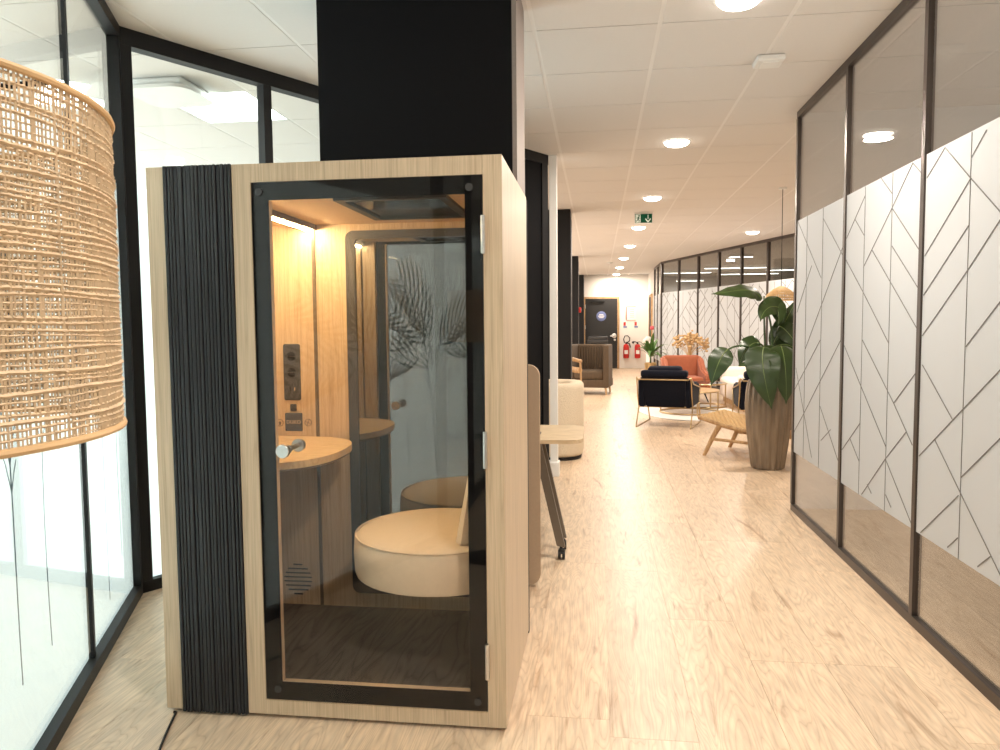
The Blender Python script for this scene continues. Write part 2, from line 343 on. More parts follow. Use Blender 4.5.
# ------------------------------------------------------------------ glazed partitions
def strip_quad(g, a, b, w, y0, y1, k0=1, k1=1):
    """flat bar in the x-z plane from a to b"""
    a = Vector((a[0], 0, a[1])); b = Vector((b[0], 0, b[1])); d = (b - a)
    if d.length < 1e-5: return
    d.normalize(); n = Vector((-d.z, 0, d.x)) * w / 2
    P = [a + n * k0, a - n * k0, b - n * k1, b + n * k1]
    vs = [(p.x, y0, p.z) for p in P] + [(p.x, y1, p.z) for p in P]
    g.add(vs, [(0, 1, 2, 3), (7, 6, 5, 4), (0, 4, 5, 1), (1, 5, 6, 2), (2, 6, 7, 3), (3, 7, 4, 0)])
def partition(name, label, p0, p1, mulls, frame, gl, flm, fz, art, fw=0.045, solid=(), rail=(0.05, 0.06), fd=0.07, side=1, fside=None, md=None):
    """wall from p0 to p1, local x along it, local +y*side is the back; mulls: local x of mullion centres (ends included)"""
    a = math.atan2(p1[1] - p0[1], p1[0] - p0[0]); Lw = math.hypot(p1[0] - p0[0], p1[1] - p0[1])
    r = sroot(name, label, (p0[0], p0[1], 0), a)
    G().box(0, Lw, -fd / 2, fd / 2, 0, rail[0]).build('bottom_rail', frame, r, smooth=False)
    G().box(0, Lw, -fd / 2, fd / 2, CE - rail[1], CE).build('top_rail', frame, r, smooth=False)
    for q_, (x, w) in enumerate(mulls):
        hd = fd / 2 - 0.002 if md is None or q_ in (0, len(mulls) - 1) else md / 2
        G().box(x - w / 2, x + w / 2, -hd, hd, rail[0], CE - rail[1]).build('mullion', frame, r, smooth=False)
    for i in range(len(mulls) - 1):
        xa = mulls[i][0] + mulls[i][1] / 2; xb = mulls[i + 1][0] - mulls[i + 1][1] / 2
        if i in solid:
            G().rbox(xa, xb, -0.02, 0.02, rail[0], CE - rail[1], 0.003, 1).build('solid_panel', M_blackpaint, r, smooth=False); continue
        p = G().box(xa - 0.003, xb + 0.003, -0.005, 0.005, rail[0] - 0.004, CE - rail[1] + 0.004).build('pane', gl, r, smooth=False)
        fs_ = side if fside is None else fside; lo_ = (0.0062, 0.0085) if fs_ == side else (0.0095, 0.0115)
        ys = sorted((fs_ * 0.0088, fs_ * 0.0094)) if fs_ == side else sorted((fs_ * 0.0062, fs_ * 0.0090))
        z0 = max(fz[0], rail[0])
        G().box(xa, xb, ys[0], ys[1], z0, fz[1]).build('frosted_film', flm, p, smooth=False)
        g = G(); ya = sorted((fs_ * lo_[0], fs_ * lo_[1]))
        art(g, i, xa, xb, z0, fz[1], ya[0], ya[1])
        if g.v: g.build('film_lines', M_art if flm is M_filmL else M_line, p, smooth=False)
    return r
P1 = [[(0.009,2.14),(0.578,1.689)],[(0.25,2.14),(0.25,0.44)],[(0.6,2.14),(0.6,0.44)],[(0.37,1.783),(0.03,1.471)],[(0.99,1.85),(0.257,1.214)],[(0.607,2.063),(0.99,1.79)],[(0.586,1.281),(0.008,0.906)],[(0.99,1.298),(0.284,0.782),(0.01,0.591)],[(0.03,1.066),(0.449,0.48)],[(0.612,0.85),(0.98,0.56)],[(0.831,0.729),(0.644,0.631)]]
P2 = [[(0.295,2.082),(0.01,1.886)],[(0.145,1.978),(0.295,1.869)],[(0.521,2.131),(0.662,2.031)],[(0.895,2.129),(0.667,1.959),(0.293,1.697)],[(0.895,2.129),(0.99,2.063)],[(0.667,1.959),(0.99,1.72)],[(0.679,1.771),(0.992,1.547)],[(0.418,1.776),(0.665,1.599),(0.994,1.362)],[(0.01,1.76),(0.293,1.565),(0.666,1.293)],[(0.298,2.13),(0.298,0.44)],[(0.668,2.13),(0.668,0.44)],[(0.303,1.3),(0.746,1.001),(0.974,0.828)],[(0.01,1.26),(0.287,1.053),(0.663,0.771)],[(0.991,1.166),(0.753,1.002)],[(0.3,0.84),(0.01,0.64)],[(0.148,0.725),(0.3,0.622)],[(0.906,0.882),(0.667,0.709),(0.346,0.45)],[(0.667,0.705),(0.99,0.46)],[(0.678,0.527),(0.749,0.48)],[(0.424,0.524),(0.487,0.489)]]
P3 = [[(0.173,2.124),(0.394,1.954),(0.625,1.782),(0.97,1.53)],[(0.173,2.124),(0.01,2.03)],[(0.394,1.954),(0.01,1.688)],[(0.39,1.773),(0.01,1.515)],[(0.626,1.772),(0.39,1.596),(0.01,1.335)],[(0.76,1.56),(0.398,1.298)],[(0.499,2.111),(0.394,2.033)],[(0.392,2.131),(0.392,0.44)],[(0.78,2.131),(0.78,0.44)],[(0.02,1.204),(0.307,0.998)],[(0.78,1.31),(0.385,1.044),(0.01,0.79)],[(0.157,0.891),(0.385,0.717),(0.629,0.533),(0.7,0.48)],[(0.78,1.06),(0.393,0.774)],[(0.378,0.697),(0.05,0.45)],[(0.383,0.525),(0.3,0.46)],[(0.629,0.529),(0.54,0.46)],[(0.78,1.06),(0.99,0.9)],[(0.78,0.8),(0.99,0.65)]]
def art_geo(order, wd=0.0055):
    def f(g, i, xa, xb, z0, z1, ya, yb):
        if order is None: return
        pat = order[i % len(order)]; w = xb - xa
        for seg in pat:
            for a, b in zip(seg[:-1], seg[1:]):
                vert = abs(a[0] - b[0]) < 1e-3
                strip_quad(g, (xa + a[0] * w, min(a[1], z1)), (xa + b[0] * w, max(b[1], z0)), wd * (0.62 if vert else 1), ya, yb)
    return f
ra = random.Random(11)
def curve(g, pts, w, ya, yb, taper=True):
    n = len(pts) - 1
    for i in range(n):
        k0 = 1 - (i / n) * 0.9 if taper else 1; k1 = 1 - ((i + 1) / n) * 0.9 if taper else 1
        strip_quad(g, pts[i], pts[i + 1], w, ya, yb, k0, k1)
def frond(g, base, ang, ln, xa, xb, z1, ya, yb, w=0.02, sag=0.9):
    """palm frond: arching rib with tapering leaflets both sides"""
    pts = []; x, z = base; a = ang; n = 12
    for i in range(n + 1):
        pts.append((x, z)); x += math.cos(a) * ln / n; z += math.sin(a) * ln / n; a -= sag / n * (1 if math.cos(ang) > 0 else -1)
    ok = lambda p: xa + 0.01 < p[0] < xb - 0.01 and 0.08 < p[1] < z1 - 0.01
    for i in range(n):
        if ok(pts[i]) and ok(pts[i + 1]): strip_quad(g, pts[i], pts[i + 1], 0.004, ya, yb)
        if i > 2:
            dx, dz = pts[i + 1][0] - pts[i][0], pts[i + 1][1] - pts[i][1]; t = math.atan2(dz, dx); l2 = ln * 0.42 * math.sin(PI * (i + 1) / (n + 2))
            for s in (-1, 1):
                q = [pts[i]]; b = t + s * 0.8
                for k in range(4):
                    nx = (q[-1][0] + math.cos(b) * l2 / 4, q[-1][1] + math.sin(b) * l2 / 4)
                    if not ok(nx) or not ok(q[-1]): break
                    q.append(nx); b -= s * 0.12
                m_ = len(q) - 1
                for k in range(m_):
                    strip_quad(g, q[k], q[k + 1], w, ya, yb, math.sin(PI * (k + 0.35) / (m_ + 0.4)), math.sin(PI * (k + 1.35) / (m_ + 0.4)) if k < m_ - 1 else 0.05)
def art_grass(dens=3, palm=True):
    def f(g, i, xa, xb, z0, z1, ya, yb):
        w = xb - xa
        for k in range(dens):
            x = xa + w * (0.12 + 0.8 * (k + ra.uniform(0.1, 0.7)) / dens); zt = ra.uniform(1.15, 1.85); zb = z0 + ra.uniform(0.0, 0.25); dx = ra.uniform(-0.14, 0.14)
            pts = []
            for q in range(13):
                t = q / 12; pts.append((min(max(x + dx * t * t + 0.02 * math.sin(t * 4 + k), xa + 0.01), xb - 0.01), zb + (zt - zb) * t))
            curve(g, pts, 0.0035, ya, yb, False)
            for q in range(22):                     # plume hairs
                t = 0.62 + 0.38 * q / 21; p = pts[min(12, int(t * 12))]; s = 1 if q % 2 else -1; l = ra.uniform(0.08, 0.2)
                c = [(p[0], p[1]), (p[0] + s * l * 0.22, p[1] + l * 0.5), (p[0] + s * l * 0.42, p[1] + l * 0.8)]
                if all(xa < u[0] < xb and u[1] < z1 for u in c): curve(g, c, 0.003, ya, yb)
        if palm is True or (palm and i >= palm):
            bx = xa + w * ra.uniform(0.3, 0.7); bz = ra.uniform(1.0, 1.15)
            for a in (0.5, 1.05, 1.6, 2.1, 2.65): frond(g, (bx, bz), a + ra.uniform(-0.15, 0.15), ra.uniform(0.55, 0.85), xa, xb, z1, ya, yb)
    return f
# near right wall (bronze frames, frosted band with cut lines)
YM = [5.765, 4.668, 3.60, 2.525, 1.45, 0.375, -0.70, -1.775, -2.85, -4.15]
partition('wall_right', 'glazed partition with bronze frame and frosted band of cut chevron lines', (1.452, YM[0]), (1.452, YM[-1]),
          [(YM[0] - y, 0.036 if 0 < i < 9 else 0.04) for i, y in enumerate(YM)], M_bronze, M_glassr, M_filmR, (0.44, 2.135), art_geo([P1, P2, P3], 0.0042), rail=(0.045, 0.045), fd=0.04, side=1, fside=-1)
# left walls
C0 = (-2.42, 3.60); W0 = (-0.47, 6.86); B0 = (-1.0, 0.24)
Lf = math.hypot(W0[0] - C0[0], W0[1] - C0[1])
Ll = math.hypot(C0[0] - B0[0], C0[1] - B0[1])
partition('wall_left', 'angled glazed partition with bright frosted film and drawn grass stems', C0, B0,
          [(0.03, 0.05), (0.93, 0.026), (2.15, 0.026), (Ll - 0.02, 0.04)], M_black, M_glass, M_filmL, (0.05, 2.13), art_grass(2, 1), rail=(0.055, 0.06), fd=0.06, side=-1, md=0.024)
partition('wall_left_middle', 'angled black framed glazed partition beyond the black column', C0, W0,
          [(0.03, 0.075), (0.87, 0.055), (1.78, 0.06), (2.70, 0.06), (Lf - 0.05, 0.09)], M_black, M_glass, M_filmL, (0.05, 2.13), art_grass(2, False), rail=(0.06, 0.085), fd=0.07, side=1, solid=(2, 3))
partition('wall_left_rear', 'glazed partition with frosted film printed with palm fronds beside the camera', B0, (-1.0, -4.15),
          [(0.03, 0.05), (1.1, 0.035), (2.2, 0.035), (3.3, 0.035), (4.36, 0.05)], M_black, M_glass, M_filmL, (0.05, 2.13), art_grass(2, True), rail=(0.055, 0.06), fd=0.06, side=-1)
partition('wall_back', 'glazed partition with frosted film printed with palms closing the corridor', (-1.0, -4.15), (1.452, -4.15),
          [(0.03, 0.05), (0.62, 0.05), (1.22, 0.05), (1.83, 0.05), (2.42, 0.05)], M_black, M_glass, M_filmL, (0.05, 2.3), art_grass(2, True), rail=(0.055, 0.3), fd=0.06, side=-1)
# lounge partitions
A0 = (3.328, 13.534); D0 = (1.575, 18.989)
ux, uy = (D0[0] - A0[0]) / 5.730, (D0[1] - A0[1]) / 5.730
E0 = (A0[0] - ux * 5.2, A0[1] - uy * 5.2)
partition('wall_right_middle', 'far glazed lounge partition with grey frames and frosted chevron film', E0, D0,
          [(5.2 + s, 0.05) for s in (-5.18, -4.2, -3.2, -2.2, -1.2, -0.2, 0.776, 1.753, 2.696, 3.664, 4.702, 5.705)], M_bronze, M_glassr, M_filmR, (0.44, 2.155), art_geo([P2, P3, P2, P1], 0.012), rail=(0.06, 0.05), fd=0.06, side=-1, fside=1)
partition('wall_right_rear', 'short glazed partition section before the white end wall', D0, (1.56, 21.1),
          [(0.03, 0.05), (1.05, 0.05), (2.08, 0.05)], M_bronze, M_glassr, M_filmR, (0.44, 2.155), art_geo([P1, P2], 0.012), rail=(0.06, 0.05), fd=0.06, side=-1, fside=1)
# plain walls
def wall(name, label, p0, p1, m, th=0.1):
    a = math.atan2(p1[1] - p0[1], p1[0] - p0[0]); Lw = math.hypot(p1[0] - p0[0], p1[1] - p0[1])
    o = G().box(0, Lw, 0, th, 0, CE + 0.01).build(name, m, None, smooth=False); o.location = (p0[0], p0[1], 0); o.rotation_euler = (0, 0, a)
    return struct(o, label)
wall('wall_far', 'white end wall with charcoal door', (-3.9, 23.8), (1.7, 23.8), M_wall)
wall('wall_right_end', 'white side wall near the end of the corridor', (1.56, 23.8), (1.56, 21.12), M_wall)
wall('wall_lounge_right', 'plain wall beside the lounge', (4.99, 8.55), (4.99, 5.9), M_wall)
wall('wall_meeting_end', 'plain meeting room wall', (5.1, 5.80), (1.475, 5.80), M_wallg, -0.1)
wall('wall_meeting_right', 'meeting room outer wall', (5.1, 5.8), (5.1, -4.2), M_wallg)
wall('wall_meeting_back', 'meeting room back wall', (1.48, -4.15), (5.1, -4.15), M_wallg, -0.1)
wall('wall_office_left', 'office outer wall', (-6.5, -6.4), (-6.5, 7.0), M_wallw)
wall('wall_office_end', 'white office end wall', (-6.4, 6.98), (-0.56, 6.98), M_wallw, 0.1)
wall('wall_lounge_left', 'white lounge wall', (-3.8, 7.1), (-3.8, 23.8), M_wall)
wall('wall_rear_room', 'white wall of the rear room', (5.1, -6.4), (-6.5, -6.4), M_wallw)
wall('wall_rear_right', 'white wall of the rear room side', (5.1, -6.4), (5.1, -4.25), M_wallw)
wall('wall_hall_right', 'outer wall of the room beyond the lounge glass', (8.4, 23.8), (8.4, 5.9), M_wallg)
wall('wall_hall_far', 'end wall of the room beyond the lounge glass', (1.7, 23.8), (8.4, 23.8), M_wallg)
wall('wall_hall_near', 'near wall of the room beyond the lounge glass', (5.1, 5.9), (8.4, 5.9), M_wallg)
# ------------------------------------------------------------------ columns and casings
cr = sroot('column_1', 'black painted column standing behind the phone booth')
G().box(-1.265, -0.375, 3.36, 3.72, 0, CE).build('core', M_blackpaint, cr, smooth=False)
G().box(-0.375, -0.355, 3.36, 3.72, 0, CE).build('edge_strip', M_colside, cr, smooth=False)
def colm(n, x0, x1, y0, y1, label):
    r = sroot('column_%d' % n, label)
    G().rbox(x0, x1, y0, y1, 0, CE, 0.004, 1).build('core', M_black, r, smooth=False)
    G().box(x1 - 0.004, x1 + 0.006, y0 + 0.03, y1 - 0.03, 0.1, CE - 0.1).build('side_panel', M_grey, r, smooth=False)
    return r
colm(2, -0.75, -0.357, 10.03, 10.45, 'black column past the white casing')
colm(3, -0.8, -0.432, 16.9, 17.3, 'black column in the middle of the lounge side')
colm(4, -0.85, -0.43, 23.3, 23.75, 'black column beside the end door')
wc = sroot('trim_1', 'slim white pipe casing at the partition end')
G().rbox(-0.435, -0.365, 6.84, 6.92, 0, CE, 0.004, 1).build('casing', M_whitep, wc, smooth=False)
G().rbox(-0.452, -0.35, 6.815, 6.945, 0.0, 0.135, 0.006, 2).build('plinth', M_whitep, wc, smooth=False)
# ================================================================== PHONE BOOTH
X0, X1, Y0, Y1, ZT = -1.562, -0.311, 2.466, 3.304, 1.957
bo = thing('phone_booth', 'oak and black slatted acoustic phone booth with glass door', 'phone booth', (0, 0, 0))
bo.location = (-0.94, 2.9, 0)
BOFF = Vector((-0.94, 2.9, 0))
class B(G):                                   # booth parts are written in world metres and stored relative to the booth
    def build(s, name, m, parent=None, smooth=True, ang=40, loc=None):
        s.v = [(v[0] - BOFF.x, v[1] - BOFF.y, v[2]) for v in s.v]
        return G.build(s, name, m, parent, smooth, ang, loc)
ZB = 0.014
B().box(X0 + .03, X1 - .03, Y0 + .03, Y1 - .02, 0.0, ZB).build('plinth', M_black, bo, False)
B().box(X0, X0 + .06, Y0 + .03, Y1, ZB, ZT).build('side_panel', M_oak, bo, False)
B().rbox(X1 - .05, X1, Y0 + .03, Y1, ZB, ZT, .002, 1).build('side_panel', M_oak, bo, False)
B().box(X0 + .0601, X1 - .0501, Y0 + .0302, Y1 - .0005, ZT - .04, ZT - .0005).build('top_panel', M_oak, bo, False)
B().box(X0 + .005, X1 + .001, Y1, Y1 + .028, 0.0, ZT - .01).build('back_cladding', M_black, bo, False)
for a, b_ in ((X0, -1.498), (-1.247, -1.178), (-.375, X1)):
    B().rbox(a, b_, Y0, Y0 + .03, ZB, ZT, .0015, 1).build('front_stile', M_oak, bo, False)
B().box(-1.178, -.375, Y0 + .0005, Y0 + .03, 1.894, ZT - .0005).build('front_header', M_oak, bo, False)
B().box(-1.178, -.375, Y0 + .0005, Y0 + .03, ZB + .0005, .07).build('front_sill', M_oak, bo, False)
B().box(-1.498, -1.247, Y0 + .008, Y0 + .03, ZB - .006, ZT - .004).build('slat_backing', M_black, bo, False)
rs = random.Random(5); x = -1.4965
wseq = []
while x < -1.252:
    w = rs.choice((.0095, .0105, .0125, .0145)); w = min(w, -1.2485 - x)
    if w < .005: break
    dp = rs.uniform(.003, .008)
    B().rbox(x, x + w, Y0 - dp, Y0 + .010, ZB - .006, ZT + .002, .002, 1).build('slat', M_slat, bo, False); x += w + rs.choice((.0022, .003, .004))
# interior lining
IX0, IX1, IYB, IZ0, IZ1 = -1.5, -.361, 3.2, .133, 1.846
B().box(IX0, IX1, IYB, Y1 - .001, ZB, IZ1).build('back_wall', M_oak, bo, False)
B().box(-1.252, -1.238, IYB - .006, IYB + .002, IZ0, IZ1).build('joint_strip', M_taupe, bo, False)
B().box(IX0, IX1, Y0 + .03, IYB, ZB + .001, IZ0).build('floor_panel', M_dfloor, bo, False)
B().box(IX0, IX1, Y0 + .03, IYB, IZ1, ZT - .041).build('ceiling_panel', M_felt, bo, False)
B().box(-1.498, -1.25, Y0 + .0301, Y0 + .05, ZB, IZ1).build('front_lining', M_oak, bo, False)
B().box(-1.285, -1.228, Y0 + .031, IYB - .001, IZ1 - .022, IZ1 + .0005).build('led_channel', M_taupe, bo, False)
B().box(-1.262, -1.246, Y0 + .04, IYB - .01, IZ1 - .029, IZ1 - .0215).build('led_strip', M_led, bo, False)
# skylight in the booth roof
g = B()
for bx in ((-.91, -.88, 2.53, 3.03), (-.54, -.51, 2.53, 3.03), (-.88, -.54, 2.53, 2.56), (-.88, -.54, 3.0, 3.03)): g.box(bx[0], bx[1], bx[2], bx[3], IZ1 - .012, IZ1 + .001)
sk = g.build('skylight_frame', M_grey, bo, False)
B().box(-.88, -.54, 2.56, 3.0, IZ1 - .004, IZ1 + .001).build('skylight_pane', M_dgloss, sk, False)
# tinted window in the back wall
bw = B()
fxa, fxb, fza, fzb = -1.096, -.365, .2, 1.816
def rrect(x0, x1, z0, z1, r, n=6):
    pts = []
    for cx_, cz_, a0 in ((x1 - r, z1 - r, 0), (x0 + r, z1 - r, PI / 2), (x0 + r, z0 + r, PI), (x1 - r, z0 + r, 3 * PI / 2)):
        for k in range(n + 1):
            a = a0 + PI / 2 * k / n; pts.append((cx_ + r * math.cos(a), cz_ + r * math.sin(a)))
    return pts
def ringxz(g, outer, inner, y0, y1):
    n = len(outer); vs = [(p[0], y, p[1]) for y in (y0, y1) for ring in (outer, inner) for p in ring]; fs = []
    for i in range(n):
        j = (i + 1) % n
        fs += [(i, j, n + j, n + i), (2 * n + j, 2 * n + i, 3 * n + i, 3 * n + j), (j, i, 2 * n + i, 2 * n + j), (n + i, n + j, 3 * n + j, 3 * n + i)]
    return g.add(vs, fs)
ringxz(bw, rrect(fxa, fxb, fza, fzb, .035), rrect(fxa + .042, fxb - .02, fza + .035, fzb - .035, .02), IYB - .012, IYB + .001)
bwo = bw.build('back_window_frame', M_gsock, bo)
B().box(fxa + .03, fxb - .01, IYB - .004, IYB - .001, fza + .025, fzb - .025).build('tinted_pane', M_mirror, bwo, False)
# desk
def desk_poly(n=36):
    pts = [(IX0, 3.199), ]
    for k in range(n + 1):
        t = PI / 2 - PI * k / n; c, q = math.cos(t), math.sin(t)
        pts.append((-1.32 + .31 * max(0, c) ** .77, 2.862 + .336 * math.copysign(abs(q) ** .77, q)))
    pts.append((IX0, 2.526))
    return pts
dk = B().prism(desk_poly(), .882, .908).build('desk', M_desk, bo)
B().prism([(p[0] - .004 if p[0] > IX0 else p[0], 2.862 + (p[1] - 2.862) * .985) for p in desk_poly()], .874, .8821).build('desk_edge', M_taupe, dk)
# socket strip on the back wall
def ponz(px, py): p = at(px, py, IYB); return p.x, p.z
sp = B()
sx0, sz0 = ponz(286, 400); sx1, sz1 = ponz(299, 344)
sx0 = -1.396; sx1 = -1.320
xz = rrect(sx0, sx1, 1.071, 1.323, .008)
MX = Matrix(((1, 0, 0, 0), (0, 0, -1, IYB), (0, 1, 0, 0), (0, 0, 0, 1)))      # poly xy -> booth xz, extruded towards the room
spo = sp.prism(xz, -.001, .008, MX).build('socket_plate', M_gsock, bo)
for zc in (1.268, 1.195):
    s_ = B().prism([(-1.358 + .02 * math.cos(a * PI / 12), zc + .02 * math.sin(a * PI / 12)) for a in range(24)], .0081, .0095, MX).build('socket', M_black, spo)
    for dx in (-.016, -.005, .005, .016):
        B().prism([(-1.358 + dx + .0022 * math.cos(a * PI / 4), zc + .0022 * math.sin(a * PI / 4)) for a in range(8)], .0094, .0105, MX).build('contact', M_taupe, spo)
for dx, w, c in ((-.009, .004, M_black), (.012, .004, M_brass)):
    B().prism(rrect(-1.358 + dx - w / 2, -1.358 + dx + w / 2, 1.115, 1.129, .0015, 3), .0081, .0092, MX).build('usb_port', c, spo)
B().prism(rrect(-1.37, -1.343, 1.022, 1.053, .003), -.001, .006, MX).build('push_button', M_gsock, bo)
B().prism(rrect(-1.396, -1.317, .932, 1.013, .003), -.001, .006, MX).build('control_panel', M_gsock, bo)
def text(txt, size, mtx, m, parent, name='lettering', ext=0.0004, off=None):
    cu = bpy.data.curves.new(name, 'FONT'); cu.body = txt; cu.size = size; cu.align_x = 'CENTER'; cu.align_y = 'CENTER'; cu.extrude = ext
    t = bpy.data.objects.new(name, cu); COL.objects.link(t); dg = bpy.context.evaluated_depsgraph_get()
    me = bpy.data.meshes.new_from_object(t.evaluated_get(dg)); bpy.data.objects.remove(t); me.materials.clear(); me.materials.append(m)
    me.transform(mtx); o = obj(name, me, parent)
    return o
text('DUKO', .023, T(-BOFF.x, -BOFF.y, 0).inverted() @ T(0, 0, 0) if False else T(-1.3565 - BOFF.x, IYB - .0066 - BOFF.y, .972) @ RX(PI / 2), M_tan, bo, 'panel_lettering')
def ringpoly(cx_, cz_, r, w, name, m, parent, cross=0):
    g = B(); n = 28
    o_ = [(cx_ + r * math.cos(2 * PI * k / n), cz_ + r * math.sin(2 * PI * k / n)) for k in range(n)]; i_ = [(cx_ + (r - w) * math.cos(2 * PI * k / n), cz_ + (r - w) * math.sin(2 * PI * k / n)) for k in range(n)]
    ringxz(g, o_, i_, IYB - .003, IYB + .0005)
    if cross == 4:
        for a in range(4):
            c_, s_ = math.cos(a * PI / 2 + .5), math.sin(a * PI / 2 + .5)
            g.box(-.0015, .0015, -.001, .0005, .001, r * .75, T(cx_, IYB - .002, cz_) @ RY(a * PI / 2 + .4))
    if cross == 1:
        g.ball((cx_, IYB - .001, cz_), r * .4, 8, 5, (1, .2, 1)); g.box(cx_ - .003, cx_ + .003, IYB - .003, IYB, cz_ - r * .7, cz_ - r * .3)
    return g.build(name, m, parent)
ringpoly(-1.423, .968, .0165, .0025, 'light_symbol', M_taupe, bo, 1)
ringpoly(-1.290, .970, .0165, .0025, 'fan_symbol', M_taupe, bo, 4)
B().prism(rrect(-1.393, -1.325, .913, .926, .002), -.001, .002, MX).build('instruction_strip', M_felt, bo)
# ventilation slots
for i, hw in enumerate((.022, .048, .060, .066, .066, .060, .048, .022)):
    zc = .318 - i * .0195
    B().prism(rrect(-1.357 - hw, -1.357 + hw, zc - .0035, zc + .0035, .003, 3), -.001, .0012, MX).build('vent_slot', M_black, bo)
# seat and backrest
sc_ = (-.615, 2.85); SR = .335
g = B(); prof = [(SR - .02, .44), (SR - .005, .446), (SR, .46), (SR + .004, .53), (SR, .585), (SR - .008, .597), (SR - .025, .604), (.1, .612), (.004, .613)]
def seat_lathe(prof, g):
    n = 48; vs = []; fs = []
    for r, z in prof:
        for k in range(n):
            a = 2 * PI * k / n; xx = sc_[0] + r * math.cos(a); yy = sc_[1] + r * math.sin(a); xx = min(xx, -.365 - (0.0)); vs.append((xx, yy, z))
    for i in range(len(prof) - 1):
        for k in range(n): fs.append((i * n + k, i * n + (k + 1) % n, (i + 1) * n + (k + 1) % n, (i + 1) * n + k))
    fs.append(tuple(range(n))[::-1]); fs.append(tuple((len(prof) - 1) * n + k for k in range(n)))
    g.add(vs, fs)
seat_lathe(prof, g); seo = g.build('seat', M_seat, bo)
g = B(); g.tube([(min(sc_[0] + (SR - .004) * math.cos(2 * PI * k / 64), -.366), sc_[1] + (SR - .004) * math.sin(2 * PI * k / 64), .598) for k in range(64)], .0035, 6, closed=True); g.build('piping', M_seat, seo)
B().rbox(-.50, -.3611, 2.70, 3.0, .40, .4399, .01, 2).build('seat_bracket', M_grey, bo)
g = B()
bp_ = []
for k in range(17):
    a = -1.15 + 2.3 * k / 16; bp_.append((math.cos(a), math.sin(a)))
zz = [.61, .66, .80, .95, 1.03, 1.05]; vs = []; fs = []
for z in zz:
    t = (z - .61) / .44; rr = .21 + .05 * t; sh = .045 * t + (0.01 if z > 1.04 else 0)
    for c_, s_ in bp_: vs.append((min(-.60 + rr * c_ + sh * 1.6, -.40), 2.85 + (rr + .02) * s_, z))
    for c_, s_ in reversed(bp_): vs.append((min(-.60 + (rr + .06) * c_ + sh * 1.2, -.366), 2.85 + (rr + .06) * s_, z))
m_ = 34
for i in range(len(zz) - 1):
    for k in range(m_): fs.append((i * m_ + k, i * m_ + (k + 1) % m_, (i + 1) * m_ + (k + 1) % m_, (i + 1) * m_ + k))
fs.append(tuple(range(m_))[::-1]); fs.append(tuple((len(zz) - 1) * m_ + k for k in range(m_)))
g.add(vs, fs); g.build('backrest', M_seat, bo)
# glass door
DX0, DX1, DZ0, DZ1 = -1.1775, -.3755, .0705, 1.893
dr = B().box(DX0, DX1, Y0 - .007, Y0 + .001, DZ0, DZ1).build('door', M_doorglass, bo, False)
g = B()
for bx in ((DX0, -1.116, DZ0, DZ1), (-.436, DX1, DZ0, DZ1), (-1.116, -.436, DZ0, .137), (-1.116, -.436, 1.832, DZ1)): g.box(bx[0], bx[1], Y0 + .0012, Y0 + .0032, bx[2], bx[3])
g.build('black_border', M_blackpaint, dr, False)
g = B()
for bx in ((-1.122, -1.1165, .137, 1.832), (-.4355, -.430, .137, 1.832), (-1.116, -.436, .130, .1365)): g.box(bx[0], bx[1], Y0 + .0034, Y0 + .028, bx[2], bx[3])
g.build('door_seal', M_felt, dr, False)
for px, py in ((259, 192), (469, 187), (278, 689), (478, 702)):
    p = at(px, py, Y0 - .008); B().cyl((p.x, Y0 - .012, p.z), (p.x, Y0 - .006, p.z), .0125, .0125, 20).build('screw_cap', M_grey, dr)
for zc in (1.697, .981, .251):
    g = B(); g.rbox(-.381, -.368, Y0 - .014, Y0 - .001, zc - .062, zc + .062, .002, 1)
    for q in range(4): g.cyl((-.3745, Y0 - .011, zc - .0605 + q * .031), (-.3745, Y0 - .011, zc - .0305 + q * .031), .0075, .0075, 12)
    g.build('hinge', M_steel, dr)
kp = at(282.5, 451.5, 2.405)
g = B(); kx, kz = kp.x, kp.z
g.tube([(kx, 2.400, kz), (kx, 2.402, kz), (kx, 2.418, kz), (kx, 2.420, kz)], [.0215, .0235, .0235, .0215], 32)
g.cyl((kx, 2.419, kz), (kx, Y0 - .007, kz), .009, .009, 16); g.cyl((kx, Y0 - .012, kz), (kx, Y0 - .006, kz), .014, .014, 20)
g.build('knob', M_steel, dr)
g = B(); g.cyl((kx, Y0 + .002, kz), (kx, 2.535, kz), .009, .009, 16); g.tube([(kx, 2.533, kz), (kx, 2.535, kz), (kx, 2.552, kz), (kx, 2.554, kz)], [.0215, .0235, .0235, .0215], 32)
g.build('inner_knob', M_steel, dr)
# power cord on the floor
pts = [(-1.53, 2.455, .006)] + [tuple(atz(x_, y_, .006)) for x_, y_ in ((176, 712), (170, 725), (165, 736), (161, 746), (156, 760), (146, 790), (140, 830))]
tag(G().tube(pts, .0045, 8).build('power_cord', M_rubber), 'thin black power cord on the floor at the booth corner', 'cord')
# ================================================================== RATTAN FLOOR LAMP
lx, ly, LR, lzb, lzt = -.6516, .5545, .2245, 1.308, 1.594
la = thing('floor_lamp', 'floor lamp with large woven rattan drum shade', 'lamp', (lx, ly, 0))
g = G(); rl = random.Random(2)
nw = 330
